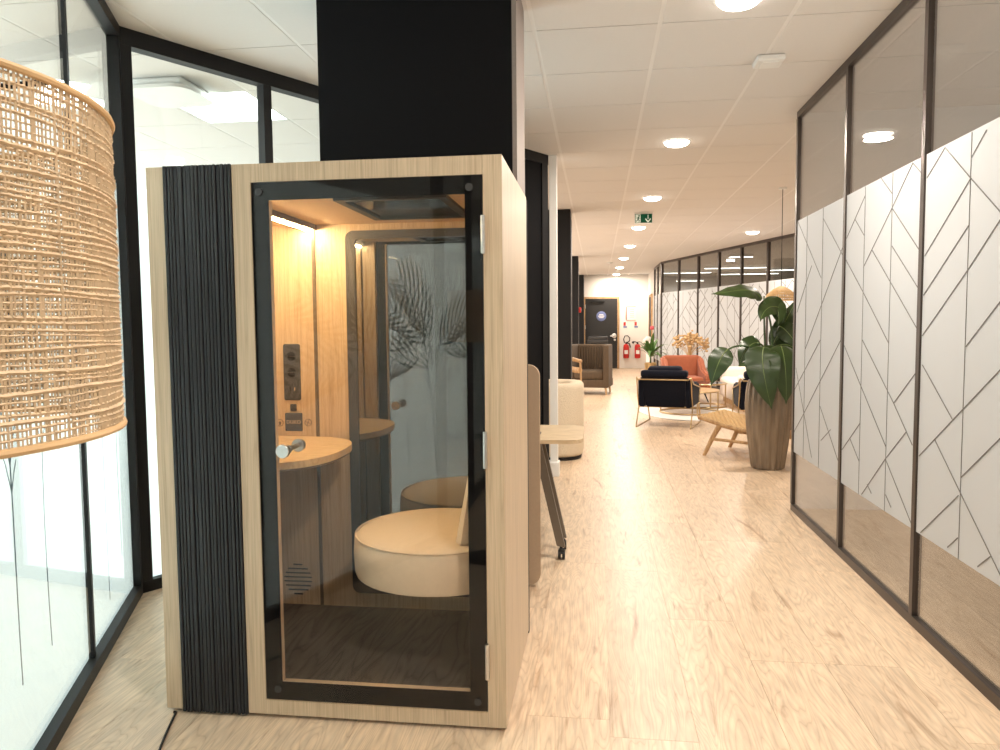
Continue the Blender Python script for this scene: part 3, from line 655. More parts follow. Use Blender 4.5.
# weft rings with weaving ripple
z = lzb + .004; row = 0
while z < lzt - .002:
    th = rl.choice((.0009, .0011, .0013, .0016, .0020)); pts = []; ph = row % 2; jit = rl.uniform(-.0006, .0006)
    n = 440
    for k in range(n):
        a = 2 * PI * k / n
        rr = LR + .0011 * math.cos(a * nw / 2 * 1.0 + ph * PI) + jit
        pts.append((rr * math.cos(a), rr * math.sin(a), z + .0009 * math.sin(7 * a + row) + rl.uniform(-.0003, .0003)))
    g.tube(pts, th, 4, closed=True)
    z += rl.choice((.0042, .0048, .0054, .0058, .0064)) if z > lzb + .035 else .0056; row += 1
k = 0; a = 0
while a < 2 * PI:
    th = rl.choice((.0008, .0009, .0011, .0013)); pts = []
    for q in range(13):
        t = q / 12; zz_ = lzb + (lzt - lzb) * t; aa = a + rl.uniform(-.0015, .0015); rr = LR + rl.uniform(-.0006, .0006)
        pts.append((rr * math.cos(aa), rr * math.sin(aa), zz_))
    g.tube(pts, th, 4, cap=False); a += rl.choice((.013, .016, .018, .020, .022))
sh = g.build('shade', M_rattan, la, True, 60); sh['kind'] = 'stuff'
for zc in (lzb, lzt):
    G().tube([((LR + .001) * math.cos(2 * PI * k / 96), (LR + .001) * math.sin(2 * PI * k / 96), zc) for k in range(96)], .0034, 8, closed=True).build('rim', M_rim, la)
g = G(); g.cyl((0, 0, .02), (0, 0, 1.47), .010, .010, 12)
for a in range(3): g.cyl((0, 0, 1.585), ((LR - .002) * math.cos(a * 2.094), (LR - .002) * math.sin(a * 2.094), 1.595), .0025, .0025, 6)
g.cyl((0, 0, 1.47), (0, 0, 1.587), .004, .004, 8); g.build('pole', M_black, la)
G().lathe([(.14, 0), (.14, .012), (.02, .022)], 40).build('base', M_black, la)
G().ball((0, 0, 1.50), .03, 14, 8, (1, 1, 1.2)).build('bulb', M_white, la)
# ================================================================== BEHIND THE BOOTH
# tan fabric screen
sn = thing('acoustic_screen', 'tan upholstered screen with rounded corners behind the phone booth', 'screen', (-.63, 3.92, 0))
MXZ = Matrix(((1, 0, 0, 0), (0, 0, -1, 0), (0, 1, 0, 0), (0, 0, 0, 1)))
G().prism(rrect(-.33, .327, .012, 1.19, .06, 8), -.018, .018, MXZ).build('panel', M_tan, sn)
for s in (-.22, .22): G().rbox(s - .02, s + .02, -.12, .12, 0, .0115, .003, 1).build('foot', M_taupe, sn)
# mobile table
tb = thing('folding_table', 'wheeled table with pale oak top and slanted taupe legs', 'table', (-.62, 4.5, 0))
G().prism(rrect(-.53, .535, -.32, .32, .09, 8), .728, .75).build('table_top', M_tablewood, tb)
for s in (-1, 1):
    for q in (-1, 1):
        g = G(); xb, xt = (.405, .26) if s > 0 else (-.405, -.26)
        yb = q * .10 - (0.0)
        P = [(xb - .028, .085), (xb + .022, .075), (xt + .022, .722), (xt - .028, .722)]
        if s < 0: P = [(xb - .022, .075), (xb + .028, .085), (xt + .028, .722), (xt - .022, .722)]
        lg = g.prism(P, -.02, .02, T(0, yb, 0) @ MXZ).build('leg', M_taupe, tb)
        g = G(); g.cyl((xb, yb, .06), (xb, yb, .09), .008, .008, 10)
        for w in (-.012, .012): g.cyl((xb + w - .008, yb, .028), (xb + w + .008, yb, .028), .028, .028, 18)
        g.rbox(xb - .016, xb + .016, yb - .02, yb + .012, .035, .065, .005, 2); g.build('caster', M_rubber, lg)
tag(G().rbox(-.408, -.335, 4.30, 4.44, .7505, .760, .003, 2).build('phone', M_rubber), 'black phone lying on the oak table top', 'phone')
# boucle armchair
bc = thing('boucle_armchair', 'cream boucle tub armchair beyond the white casing', 'armchair', (-.62, 8.0, 0))
def ush(w, d, th, r, n=14):
    """U shaped shell outline in xy, opening towards -x"""
    out = [(-w / 2, -d / 2)]
    for cx_, cy_, a0 in ((w / 2 - r, -d / 2 + r, -PI / 2), (w / 2 - r, d / 2 - r, 0)):
        for k in range(n + 1): a = a0 + PI / 2 * k / n; out.append((cx_ + r * math.cos(a), cy_ + r * math.sin(a)))
    out.append((-w / 2, d / 2)); ri = max(.02, r - th)
    inn = [(-w / 2, d / 2 - th)]
    for cx_, cy_, a0 in ((w / 2 - th - ri, d / 2 - th - ri, PI / 2), (w / 2 - th - ri, -d / 2 + th + ri, 0)):
        for k in range(n + 1): a = a0 - PI / 2 * k / n; inn.append((cx_ + ri * math.cos(a), cy_ + ri * math.sin(a)))
    inn.append((-w / 2, -d / 2 + th))
    return out + inn
def soft_prism(poly, z0, z1, r, name, m, parent):
    g = G(); k = len(poly); cxm = sum(p[0] for p in poly) / k; cym = sum(p[1] for p in poly) / k
    o = g.prism(poly, z0, z1).build(name, m, parent)
    bm = bmesh.new(); bm.from_mesh(o.data); es = [e for e in bm.edges if abs(e.verts[0].co.z - e.verts[1].co.z) < 1e-6]
    bmesh.ops.bevel(bm, geom=es, offset=r, segments=4, profile=.5, affect='EDGES'); bm.to_mesh(o.data); bm.free()
    o.data.polygons.foreach_set('use_smooth', [True] * len(o.data.polygons)); o.data.set_sharp_from_angle(angle=math.radians(50))
    return o
soft_prism(ush(.94, .80, .16, .26), .03, .79, .05, 'shell', M_boucle, bc)
G().rbox(-.46, .33, -.245, .245, .03, .42, .05, 4).build('seat_cushion', M_boucle, bc)
soft_prism(ush(.90, .76, .16, .24), 0.0, .032, .004, 'plinth', M_black, bc)
# ================================================================== LOUNGE, LEFT SIDE
br = thing('velvet_armchair', 'brown channelled velvet tub armchair on wooden legs', 'armchair', (-.14, 15.25, 0), -.15)
# back seen over low front; opening faces the camera side (-y)
def usy(w, d, th, r): return [(y_, -x_) if False else (-y_, x_) for x_, y_ in ush(d, w, th, r)]
soft_prism(usy(.82, .72, .11, .16), .14, .99, .035, 'shell', M_brown, br)
for k in range(11):
    xx = -.28 + k * .056; G().tube([(xx, .215 - .004 * abs(k - 5), .47), (xx, .222, .7), (xx, .235, .95)], .03, 8).build('back_channel', M_brown, br)
G().rbox(-.30, .30, -.36, .25, .30, .48, .05, 4).build('seat_cushion', M_brown, br)
G().rbox(-.405, .405, -.352, .345, .14, .30, .02, 3).build('seat_base', M_brown, br)
for sx in (-.34, .34):
    for sy in (-.29, .29): G().cyl((sx, sy, .14), (sx * 1.04, sy * 1.04, 0), .024, .014, 10).build('leg', M_wood, br)
wch = thing('wooden_chair', 'pale wooden chair with rounded back beside the black column', 'chair', (-.56, 12.6, 0), -.5)
G().rbox(-.22, .22, -.22, .22, .42, .46, .02, 3).build('seat', M_wood, wch)
G().tube([(-.22, -.16, .84), (-.25, 0, .80), (-.22, .17, .78), (0, .27, .80), (.22, .17, .78), (.25, 0, .80), (.22, -.16, .84)], .03, 10).build('back_rail', M_wood, wch)
G().tube([(-.2, .18, .62), (0, .26, .63), (.2, .18, .62)], .05, 10).build('back_slat', M_wood, wch)
for sx in (-.2, .2):
    for sy in (-.19, .19): G().cyl((sx, sy, .80 if sy > 0 else .79), (sx * 1.12, sy * 1.1, 0), .018, .013, 10).build('leg', M_wood, wch)
pr = thing('printer', 'charcoal office printer standing in front of the end door', 'printer', (.0, 22.6, 0))
G().rbox(-.29, .29, -.28, .28, .05, .70, .015, 2).build('body', M_grey, pr)
G().rbox(-.30, .30, -.29, .29, .83, .94, .015, 2).build('scanner', M_grey, pr)
G().rbox(-.28, .30, -.27, .27, .94, 1.03, .02, 2).build('lid', M_grey, pr)
G().box(-.29, -.22, -.28, .28, .69, .84).build('side_post', M_grey, pr, False); G().box(.22, .29, -.28, .28, .69, .84).build('side_post', M_grey, pr, False)
G().box(-.22, .22, .2, .28, .69, .84).build('tray_back', M_rubber, pr, False); G().rbox(-.2, .2, -.26, .2, .701, .715, .003, 1).build('output_tray', M_rubber, pr, False)
for zc in (.2, .36, .52): G().rbox(-.27, .27, -.292, -.278, zc - .065, zc + .065, .005, 1).build('drawer', M_gsock, pr)
for sx in (-.24, .24): G().cyl((sx, -.2, 0), (sx, -.2, .05), .03, .03, 10).build('foot', M_rubber, pr); 
for sx in (-.24, .24): G().cyl((sx, .2, 0), (sx, .2, .05), .03, .03, 10).build('foot', M_rubber, pr)
# ================================================================== END WALL
YF = 23.8
d1 = sroot('door_1', 'charcoal flush door in oak frame with round blue sign', (.11, YF, 0))
for bx in ((-.56, -.50, 0, 2.25), (.50, .56, 0, 2.25), (-.50, .50, 2.19, 2.25)): G().box(bx[0], bx[1], -.06, -.001, bx[2], bx[3]).build('door_frame', M_wood, d1, False)
lf = G().rbox(-.498, .498, -.05, -.004, .006, 2.188, .003, 1).build('door_leaf', M_door, d1)
G().lathe([(.155, 0), (.155, .004), (.15, .006)], 40, mtx=T(.0, -.05, 1.645) @ RX(PI / 2)).build('round_sign', M_blue, d1)
for dz, w in ((.045, .13), (.0, .19), (-.045, .14)): G().box(-w / 2, w / 2, -.0575, -.0562, 1.645 + dz - .013, 1.645 + dz + .013).build('sign_line', M_paper, d1, False)
G().rbox(-.32, .10, -.11, -.05, 2.09, 2.16, .01, 2).build('door_closer', M_rubber, d1)
g = G(); g.lathe([(.075, 0), (.075, .012), (.06, .016)], 28, mtx=T(.40, -.05, 1.03) @ RX(PI / 2)); g.cyl((.40, -.05, 1.03), (.40, -.12, 1.03), .018, .018, 12); g.cyl((.40, -.12, 1.03), (.27, -.12, 1.02), .018, .018, 12); g.build('door_handle', M_steel, d1)
G().lathe([(.035, 0), (.035, .012), (.025, .016)], 20, mtx=T(.42, -.05, .90) @ RX(PI / 2)).build('lock', M_steel, d1)
for zc in (.3, 1.3, 1.95): G().cyl((-.5, -.055, zc - .06), (-.5, -.055, zc + .06), .014, .014, 10).build('hinge', M_steel, d1)
po = thing('wall_poster', 'pale evacuation plan poster on the end wall', 'poster', (1.025, YF, 0))
G().rbox(-.165, .165, -.012, -.001, 1.49, 1.96, .002, 1).build('board', M_paper, po)
for dx in (-.10,): G().box(-.16, -.12, -.0135, -.0121, 1.52, 1.93).build('legend', M_ink, po, False)
for z_ in (1.94, 1.51): G().box(-.14, .15, -.0135, -.0121, z_ - .012, z_ + .008).build('printed_line', M_ink, po, False)
for k in range(5): G().box(-.03, .10, -.0135, -.0121, 1.60 + k * .06, 1.612 + k * .06).build('printed_line', M_ink, po, False)
for i, (sx, lab) in enumerate(((.85, 'small red white and blue extinguisher sign above the long hose extinguisher'), (1.19, 'small red white and blue extinguisher sign above the horned extinguisher'))):
    s_ = thing('wall_sign', lab, 'sign', (sx, YF, 0), group='extinguisher signs')
    G().rbox(-.06, .06, -.01, -.001, 1.27, 1.46, .002, 1).build('board', M_paper, s_)
    G().box(-.05, .02, -.0115, -.0101, 1.34, 1.455).build('red_field', M_red, s_, False); G().box(-.055, .055, -.0115, -.0101, 1.275, 1.33).build('blue_field', M_blue, s_, False)
def exting(loc, lab, horn):
    e = thing('fire_extinguisher', lab, 'extinguisher', loc, group='extinguishers on the end wall')
    G().lathe([(.05, .32), (.085, .335), (.09, .37), (.09, .68), (.075, .74), (.03, .77)], 24).build('body', M_red, e)
    G().cyl((0, 0, .77), (0, 0, .83), .03, .022, 12).build('valve', M_rubber, e)
    G().box(-.055, .055, -.091, -.088, .46, .58).build('label_band', M_paper, e, False)
    if horn:
        G().tube([(0, 0, .80), (-.08, -.02, .84), (-.12, -.02, .83), (-.16, -.02, .80)], [.012, .014, .03, .045], 12).build('horn', M_rubber, e); G().tube([(0, 0, .83), (.06, 0, .88), (.12, 0, .90)], .012, 8).build('lever', M_paper, e)
    else:
        G().tube([(.02, -.02, .81), (.10, -.02, .86), (.11, -.02, .96), (.04, -.02, 1.03), (-.04, -.02, 1.02), (-.08, -.02, .92), (-.05, -.02, .80)], .016, 8).build('hose', M_rubber, e); G().tube([(.03, -.02, .8), (.1, -.02, .78), (.13, -.02, .66)], .02, 8).build('nozzle', M_rubber, e)
    G().rbox(-.03, .03, .03, .105, .60, .66, .004, 1).build('bracket', M_rubber, e)
exting((.88, YF - .11, 0), 'red fire extinguisher with looped black hose', False)
exting((1.23, YF - .11, 0), 'red fire extinguisher with black horn', True)
d2 = sroot('door_2', 'side door with oak frame in the white end corridor wall', (1.56, 22.35, 0))
for bx in ((-.50, -.43), (.43, .50)): G().box(-.05, -.001, bx[0], bx[1], 0, 2.25).build('door_frame', M_wood, d2, False)
G().box(-.05, -.001, -.43, .43, 2.18, 2.25).build('door_frame', M_wood, d2, False)
G().rbox(-.03, -.002, -.428, .428, .006, 2.178, .003, 1).build('door_leaf', M_door, d2)
G().tube([(-.03, -.36, 1.0), (-.08, -.36, 1.0), (-.08, -.24, 1.0)], .012, 8).build('door_handle', M_steel, d2)
# alarm button and extinguisher-red call point on the black column
cp = thing('alarm_button', 'red fire alarm call point on black column', 'alarm', (-.432 + .0, 17.02, 1.72))
G().rbox(0.007, .06, -.06, .06, -.06, .06, .006, 2).build('case', M_red, cp); G().box(.06, .063, -.03, .03, -.03, .03).build('button', M_paper, cp, False)
# ================================================================== LOUNGE, RIGHT SIDE
def navy_chair(label, loc, rz):
    """faces local +y; wire sled frame in brass"""
    c = thing('navy_armchair', label, 'armchair', loc, rz, 'navy velvet armchairs')
    # raked back
    g = G(); vs = []
    for (z, w, y0, y1) in ((.27, .275, -.30, -.20), (.45, .30, -.34, -.22), (.70, .315, -.42, -.28)):
        vs += [(-w, y0, z), (w, y0, z), (w, y1, z), (-w, y1, z)]
    fs = [(3, 2, 1, 0), (8, 9, 10, 11)] + [(i * 4 + k, i * 4 + (k + 1) % 4, (i + 1) * 4 + (k + 1) % 4, (i + 1) * 4 + k) for i in range(2) for k in range(4)]
    o = g.add(vs, fs).build('back_shell', M_navy, c)
    bm = bmesh.new(); bm.from_mesh(o.data); bmesh.ops.bevel(bm, geom=[e for e in bm.edges], offset=.025, segments=2, affect='EDGES'); bm.to_mesh(o.data); bm.free(); o.data.polygons.foreach_set('use_smooth', [True] * len(o.data.polygons)); o.data.set_sharp_from_angle(angle=1.0)
    G().rbox(-.23, .23, -.10, .06, .48, .845, .05, 4, T(0, -.13, .03) @ RX(.20) @ T(0, 0, -.03)).build('back_cushion', M_navy, c)
    G().rbox(-.31, .31, -.08, .08, .675, .775, .035, 3, T(0, -.345, 0)).build('top_roll', M_navy, c)
    G().rbox(-.29, .29, -.28, .36, .28, .46, .045, 4).build('seat_cushion', M_navy, c)
    for s in (-1, 1):
        P = [(-.33, .27), (.30, .27), (.38, .34), (.36, .54), (.30, .585), (-.20, .60), (-.36, .66)]
        Mx = Matrix(((0, 0, 1, 0), (1, 0, 0, 0), (0, 1, 0, 0), (0, 0, 0, 1)))
        o = G().prism(P, s * .29 - .045 + s * .02, s * .29 + .045 + s * .02, Mx).build('arm', M_navy, c)
        bm = bmesh.new(); bm.from_mesh(o.data); bmesh.ops.bevel(bm, geom=bm.edges[:], offset=.02, segments=3, affect='EDGES'); bm.to_mesh(o.data); bm.free(); o.data.polygons.foreach_set('use_smooth', [True] * len(o.data.polygons)); o.data.set_sharp_from_angle(angle=1.0)
        x = s * .362
        G().tube([(x, -.40, .68), (x, -.33, .42), (x, -.26, .27), (x, -.42, 0.008), (x, .45, .008), (x, .28, .27), (x, .35, .50), (x, -.2, .585), (x, -.40, .68)], .009, 8).build('leg_frame', M_brass, c)
    G().tube([(-.362, -.40, .68), (-.33, -.445, .655), (.33, -.445, .655), (.362, -.40, .68)], .010, 8).build('back_rail', M_brass, c)
    G().tube([(-.362, -.26, .27), (.362, -.26, .27)], .009, 8).build('cross_rail', M_brass, c)
    return c
navy_chair('navy velvet armchair with brass wire legs, its back to the corridor', (.98, 10.53, 0), -.28)
navy_chair('navy velvet armchair half hidden behind the tall fluted planter', (2.20, 10.3, 0), -.05)
# orange armchair faces the corridor (-y)
og = thing('orange_armchair', 'rust orange velvet armchair with sloping arms and black legs', 'armchair', (1.57, 13.82, 0), .12)
og.scale = (.95, .95, .95)
o = G().rbox(-.36, .36, -.10, .10, .28, .86, .06, 4, T(0, .27, 0) @ RX(-.16)).build('backrest', M_orange, og)
G().rbox(-.27, .27, -.36, .24, .30, .47, .05, 4).build('seat_cushion', M_orange, og)
G().rbox(-.34, .34, -.33, .28, .20, .33, .04, 3).build('seat_base', M_orange, og)
for s in (-1, 1):
    P = [(-.36, .22), (.36, .22), (.40, .84), (.22, .80), (.02, .60), (-.36, .52)]
    Mx = Matrix(((0, 0, 1, 0), (1, 0, 0, 0), (0, 1, 0, 0), (0, 0, 0, 1)))
    o = G().prism(P, s * .35 - .055, s * .35 + .055, Mx).build('arm', M_orange, og)
    bm = bmesh.new(); bm.from_mesh(o.data); bmesh.ops.bevel(bm, geom=bm.edges[:], offset=.03, segments=3, affect='EDGES'); bm.to_mesh(o.data); bm.free(); o.data.polygons.foreach_set('use_smooth', [True] * len(o.data.polygons)); o.data.set_sharp_from_angle(angle=1.0)
    for q in (-.26, .24): G().cyl((s * .28, q, .21), (s * .35, q * 1.35, 0), .018, .010, 10).build('leg', M_black, og)
# coffee tables
def coffee(loc, R_, h, top, label):
    c = thing('coffee_table', label, 'coffee table', loc, 0, 'round coffee tables with brass ring bases')
    G().lathe([(R_ - .012, h - .016), (R_ - .008, h - .002), (.01, h)], 56).build('table_top', top, c)
    G().tube([(R_ * math.cos(2 * PI * k / 64), R_ * math.sin(2 * PI * k / 64), h - .012) for k in range(64)], .013, 8, closed=True).build('top_ring', M_brass, c)
    G().tube([(R_ * math.cos(2 * PI * k / 64), R_ * math.sin(2 * PI * k / 64), .013) for k in range(64)], .013, 8, closed=True).build('base_ring', M_brass, c)
    for k in range(4):
        a = k * PI / 2 + .15; G().cyl((R_ * math.cos(a), R_ * math.sin(a), .01), (R_ * math.cos(a), R_ * math.sin(a), h - .01), .012, .012, 8).build('leg', M_brass, c)
    return c
coffee((1.42, 11.93, .012), .45, .355, M_wood, 'round coffee table with wooden top and brass ring base behind navy armchair')
coffee((1.76, 12.78, .012), .36, .40, M_dgloss, 'round coffee table with dark glass top and brass ring base beside the sofa')
tag(G().prism([(.74 * math.cos(2 * PI * k / 64) + 1.40, 1.2 * math.sin(2 * PI * k / 64) + 12.1) for k in range(64)], 0.0, .011).build('round_rug', M_rug), 'large pale round rug under the coffee tables', 'rug')
tr = thing('magazine', 'small stack of coloured magazines on the wooden coffee table', 'magazine', (1.30, 11.78, .3675), .3)
G().rbox(-.11, .11, -.15, .15, 0, .012, .002, 1).build('cover', M_paper, tr); G().rbox(-.10, .11, -.14, .14, .0121, .024, .002, 1).build('cover', M_red, tr); G().rbox(-.10, .10, -.13, .13, .0241, .034, .002, 1).build('cover', M_paper, tr)
# sofa facing -x
sf = thing('cream_sofa', 'cream upholstered sofa on low wooden plinth along the far glass', 'sofa', (2.61, 12.5, 0), 0.03)
G().rbox(-.34, .34, -1.3, 1.28, .0, .09, .006, 1).build('plinth', M_wood, sf)
G().rbox(-.40, .40, -1.36, 1.35, .09, .45, .08, 5).build('seat_base', M_cream, sf)
G().rbox(-.12, .12, -1.36, 1.35, .2, .95, .09, 5, T(.28, 0, 0) @ RY(.12)).build('backrest', M_cream, sf)
for yy in (-1.28, 1.28): G().rbox(-.36, .36, yy - .1, yy + .1, .2, .62, .07, 4).build('arm', M_cream, sf)
cu = tag(G().rbox(-.07, .07, -.23, .23, 0, .44, .065, 4, T(2.52, 11.62, .455) @ RY(.3)).build('cushion', M_pattern), 'white and coral patterned cushion leaning on the cream sofa', 'cushion')
cu2 = tag(G().rbox(-.16, .16, -.2, .2, 0, .12, .05, 4, T(2.36, 12.1, .455)).build('folded_blanket', M_cream), 'cream folded blanket on the sofa seat below the patterned cushion', 'blanket')
# dried flowers in a vase behind the orange armchair
df = thing('dried_flowers', 'bunch of golden dried flowers in a vase behind the orange armchair', 'flowers', (1.80, 15.2, 0))
G().lathe([(.12, 0), (.16, .05), (.19, .3), (.13, .58), (.07, .70), (.085, .76)], 24).build('vase', M_vase, df)
rd = random.Random(4); st = G(); bl = G()
for k in range(46):
    a = rd.uniform(0, 2 * PI); r_ = rd.uniform(.02, .34) ; zt = 1.18 - r_ * .55 + rd.uniform(-.1, .08)
    p = Vector((r_ * math.cos(a) * 1.05, r_ * math.sin(a), zt)); st.tube([(0, 0, .72), (p.x * .4, p.y * .4, .72 + (zt - .72) * .6), p[:]], .004, 4)
    for q in range(4): bl.ball((p.x + rd.uniform(-.05, .05), p.y + rd.uniform(-.05, .05), p.z + rd.uniform(-.05, .05)), rd.uniform(.018, .036), 6, 4, (1, 1, .8))
st.build('stems', M_dry, df); o = bl.build('blooms', M_dry, df); o['kind'] = 'stuff'
# woven lounge chair; faces (-.84,.54)
fa = math.atan2(.54, -.84)
lc = thing('lounge_chair', 'low wooden lounge chair with woven rush seat by the planter', 'lounge chair', (1.60, 8.16, 0), fa - PI / 2)
# local +y = facing
for s in (-1, 1):
    G().tube([(s * .33, .36, 0), (s * .32, .27, .20), (s * .31, .20, .33)], [.020, .026, .03], 10).build('front_leg', M_wood, lc)
    G().tube([(s * .33, -.44, 0), (s * .32, -.34, .18), (s * .31, -.26, .30)], [.020, .025, .03], 10).build('rear_leg', M_wood, lc)
    G().tube([(s * .32, .42, .40), (s * .32, .15, .335), (s * .32, -.22, .27), (s * .32, -.34, .36), (s * .32, -.50, .78)], [.022, .026, .026, .024, .018], 10).build('side_rail', M_wood, lc)
    G().tube([(s * .32, .27, .18), (s * .32, -.33, .17)], .016, 8).build('stretcher', M_wood, lc)
G().tube([(-.32, .42, .395), (.32, .42, .395)], .022, 10).build('front_rail', M_wood, lc)
G().tube([(-.32, -.50, .77), (.32, -.50, .77)], .018, 10).build('top_rail', M_wood, lc)
def zs(y): return .395 + (y - .42) * .19 if y > -.2 else .277
g = G(); n = 26
for k in range(n):                                # woven strands across and along
    y_ = .43 - .64 * k / (n - 1); g.tube([(-.335 + .67 * q / 14, y_, zs(y_) + .012 + .006 * math.cos(q * PI + k * PI)) for q in range(15)], .0125, 6)
for k in range(15):
    x_ = -.31 + .62 * k / 14; g.tube([(x_, .43 - .64 * q / 25, zs(.43 - .64 * q / 25) + .012 - .006 * math.cos(q * PI + k * PI)) for q in range(26)], .017, 6)
o = g.build('woven_seat', M_rush, lc); o['kind'] = 'stuff'
G().rbox(-.29, .29, -.03, .03, .34, .80, .025, 3, T(0, -.32, 0) @ RX(.34) @ T(0, .03, -.04)).build('back_pad', M_navy, lc)
# tall planter with banana plant
pv = thing('potted_plant', 'tall fluted bronze planter with large banana leaves', 'potted plant', (1.625, 7.42, 0))
prof = [(.135, 0), (.150, .01), (.165, .12), (.188, .30), (.205, .48), (.212, .62), (.205, .74), (.192, .82), (.18, .85), (.165, .848), (.16, .80), (.02, .78)]
G().lathe(prof, 144, fl=18, fa=.04).build('planter', M_vase, pv)
G().lathe([(.165, .79), (.05, .815), (.01, .82)], 24).build('soil', M_soil, pv)
PO = Vector((1.625, 7.42, 0))
def bez(ps, n):
    out = []
    for i in range(n + 1):
        t = i / n; q = list(ps)
        while len(q) > 1: q = [a.lerp(b_, t) for a, b_ in zip(q[:-1], q[1:])]
        out.append(q[0])
    return out
def leaf(ctrl, width, up, fold=.35, parent=pv, m=M_leaf, name='leaf', wave=.06, split=False, org=PO):
    ps = [Vector(c) - org for c in ctrl]; n = 18; rib = bez(ps, n); g = G(); vs = []; fs = []; upv = Vector(up)
    for i, p in enumerate(rib):
        t = i / n; tg = (rib[min(n, i + 1)] - rib[max(0, i - 1)]).normalized(); side = tg.cross(upv).normalized(); nn = side.cross(tg).normalized()
        w = width * (math.sin(PI * min(1, t * 1.02 + .02) ** .72) ** .75) * .5 if t < .99 else 0.001
        for s, q in ((-1, 1), (-1, .5), (0, 0), (1, .5), (1, 1)):
            h = fold * w * q - wave * w * math.sin(i * 1.3 + s) * q * q - .25 * w * q * q
            vs.append((p + side * s * w * q + nn * h)[:])
    for i in range(n):
        for k in range(4): fs.append((i * 5 + k, i * 5 + k + 1, (i + 1) * 5 + k + 1, (i + 1) * 5 + k))
    # give the blade thickness
    N0 = len(vs); cen = upv.normalized() * -.0018
    vs2 = [(v[0] + cen.x, v[1] + cen.y, v[2] + cen.z) for v in vs]; fs2 = [tuple(N0 + i for i in f[::-1]) for f in fs]
    edge = [i * 5 for i in range(n + 1)] + [n * 5 + k for k in range(1, 5)] + [i * 5 + 4 for i in range(n - 1, -1, -1)] + [k for k in range(3, 0, -1)]
    fe = [(edge[i], edge[(i + 1) % len(edge)], N0 + edge[(i + 1) % len(edge)], N0 + edge[i]) for i in range(len(edge))]
    lo = g.add(vs + vs2, fs + fs2 + fe).build(name, m, parent, ang=60)
    G().tube([(p - upv.normalized() * .001)[:] for p in rib[:-1]], [.006 * (1 - .8 * i / n) for i in range(n)], 6).build('midrib', M_rib, lo)
    return lo
def stem(ctrl, r0=.014, r1=.008):
    ps = [Vector(c) - PO for c in ctrl]; b_ = bez(ps, 12); G().tube([p[:] for p in b_], [r0 + (r1 - r0) * i / 12 for i in range(13)], 8).build('stem', M_stem, pv)
S0 = Vector((1.625, 7.42, .80))
P_ = lambda x, y, Y: at(x, y, Y)
# top leaf arching to the left, tip drooping
stem([S0, P_(772, 350, 7.45), P_(776, 330, 7.4), P_(764, 302, 7.35)])
leaf([P_(762, 299, 7.35), P_(752, 284, 7.3), P_(735, 292, 7.2), P_(711, 294, 7.1)], .20, (.1, -.75, .8), .1)
# broad blade hanging right of it
stem([S0, P_(770, 352, 7.5), P_(784, 326, 7.5), P_(786, 312, 7.45)])
leaf([P_(786, 312, 7.45), P_(776, 303, 7.38), P_(764, 304, 7.3), P_(760, 322, 7.2)], .22, (-.2, -1, .45), .1)
leaf([P_(764, 300, 7.5), P_(776, 302, 7.42), P_(781, 310, 7.36), P_(778, 326, 7.3)], .20, (.1, -1, .35), .15)
# left drooping leaf
stem([S0, P_(766, 358, 7.3), P_(750, 336, 7.2), P_(727, 350, 7.05)])
leaf([P_(728, 349, 7.05), P_(720, 356, 7.0), P_(716, 368, 6.98), P_(711, 386, 6.97)], .22, (-.35, -1, .4), .25)
# second left leaf
stem([S0, P_(768, 356, 7.4), P_(766, 342, 7.3), P_(757, 344, 7.22)])
leaf([P_(760, 343, 7.25), P_(752, 341, 7.2), P_(744, 348, 7.17), P_(739, 366, 7.15)], .20, (-.3, -1, .5), .2)
# two big front leaves
stem([S0, P_(766, 360, 7.35), P_(764, 346, 7.22), P_(765, 350, 7.15)])
leaf([P_(764, 347, 7.15), P_(760, 356, 7.05), P_(764, 380, 7.0), P_(772, 410, 7.02)], .31, (-.25, -1, .25), .3)
stem([S0, P_(778, 360, 7.4), P_(782, 344, 7.25), P_(783, 350, 7.15)])
leaf([P_(781, 346, 7.18), P_(785, 356, 7.06), P_(787, 376, 7.0), P_(786, 405, 7.02)], .30, (.15, -1, .25), .3)
leaf([P_(775, 347, 7.3), P_(770, 356, 7.22), P_(776, 372, 7.15), P_(782, 392, 7.12)], .26, (0, -1, .2), .3)
# upright leaves on the right
stem([S0, P_(770, 355, 7.5), P_(775, 338, 7.52), P_(782, 330, 7.55)], .012)
leaf([P_(772, 346, 7.5), P_(780, 330, 7.5), P_(788, 318, 7.52), P_(797, 298, 7.6)], .17, (-.4, -1, .3), .4)
leaf([P_(779, 326, 7.45), P_(786, 328, 7.4), P_(792, 338, 7.38), P_(800, 348, 7.36)], .19, (-.2, -1, .5), .2)
leaf([P_(776, 346, 7.4), P_(786, 342, 7.38), P_(795, 346, 7.38), P_(806, 358, 7.38)], .17, (0, -1, .7), .2)
stem([S0, P_(764, 350, 7.6), P_(764, 325, 7.6), P_(764, 296, 7.6)], .010)
leaf([P_(757, 366, 7.2), P_(750, 362, 7.12), P_(744, 364, 7.08), P_(738, 366, 7.05)], .09, (0, -.6, 1), .2)
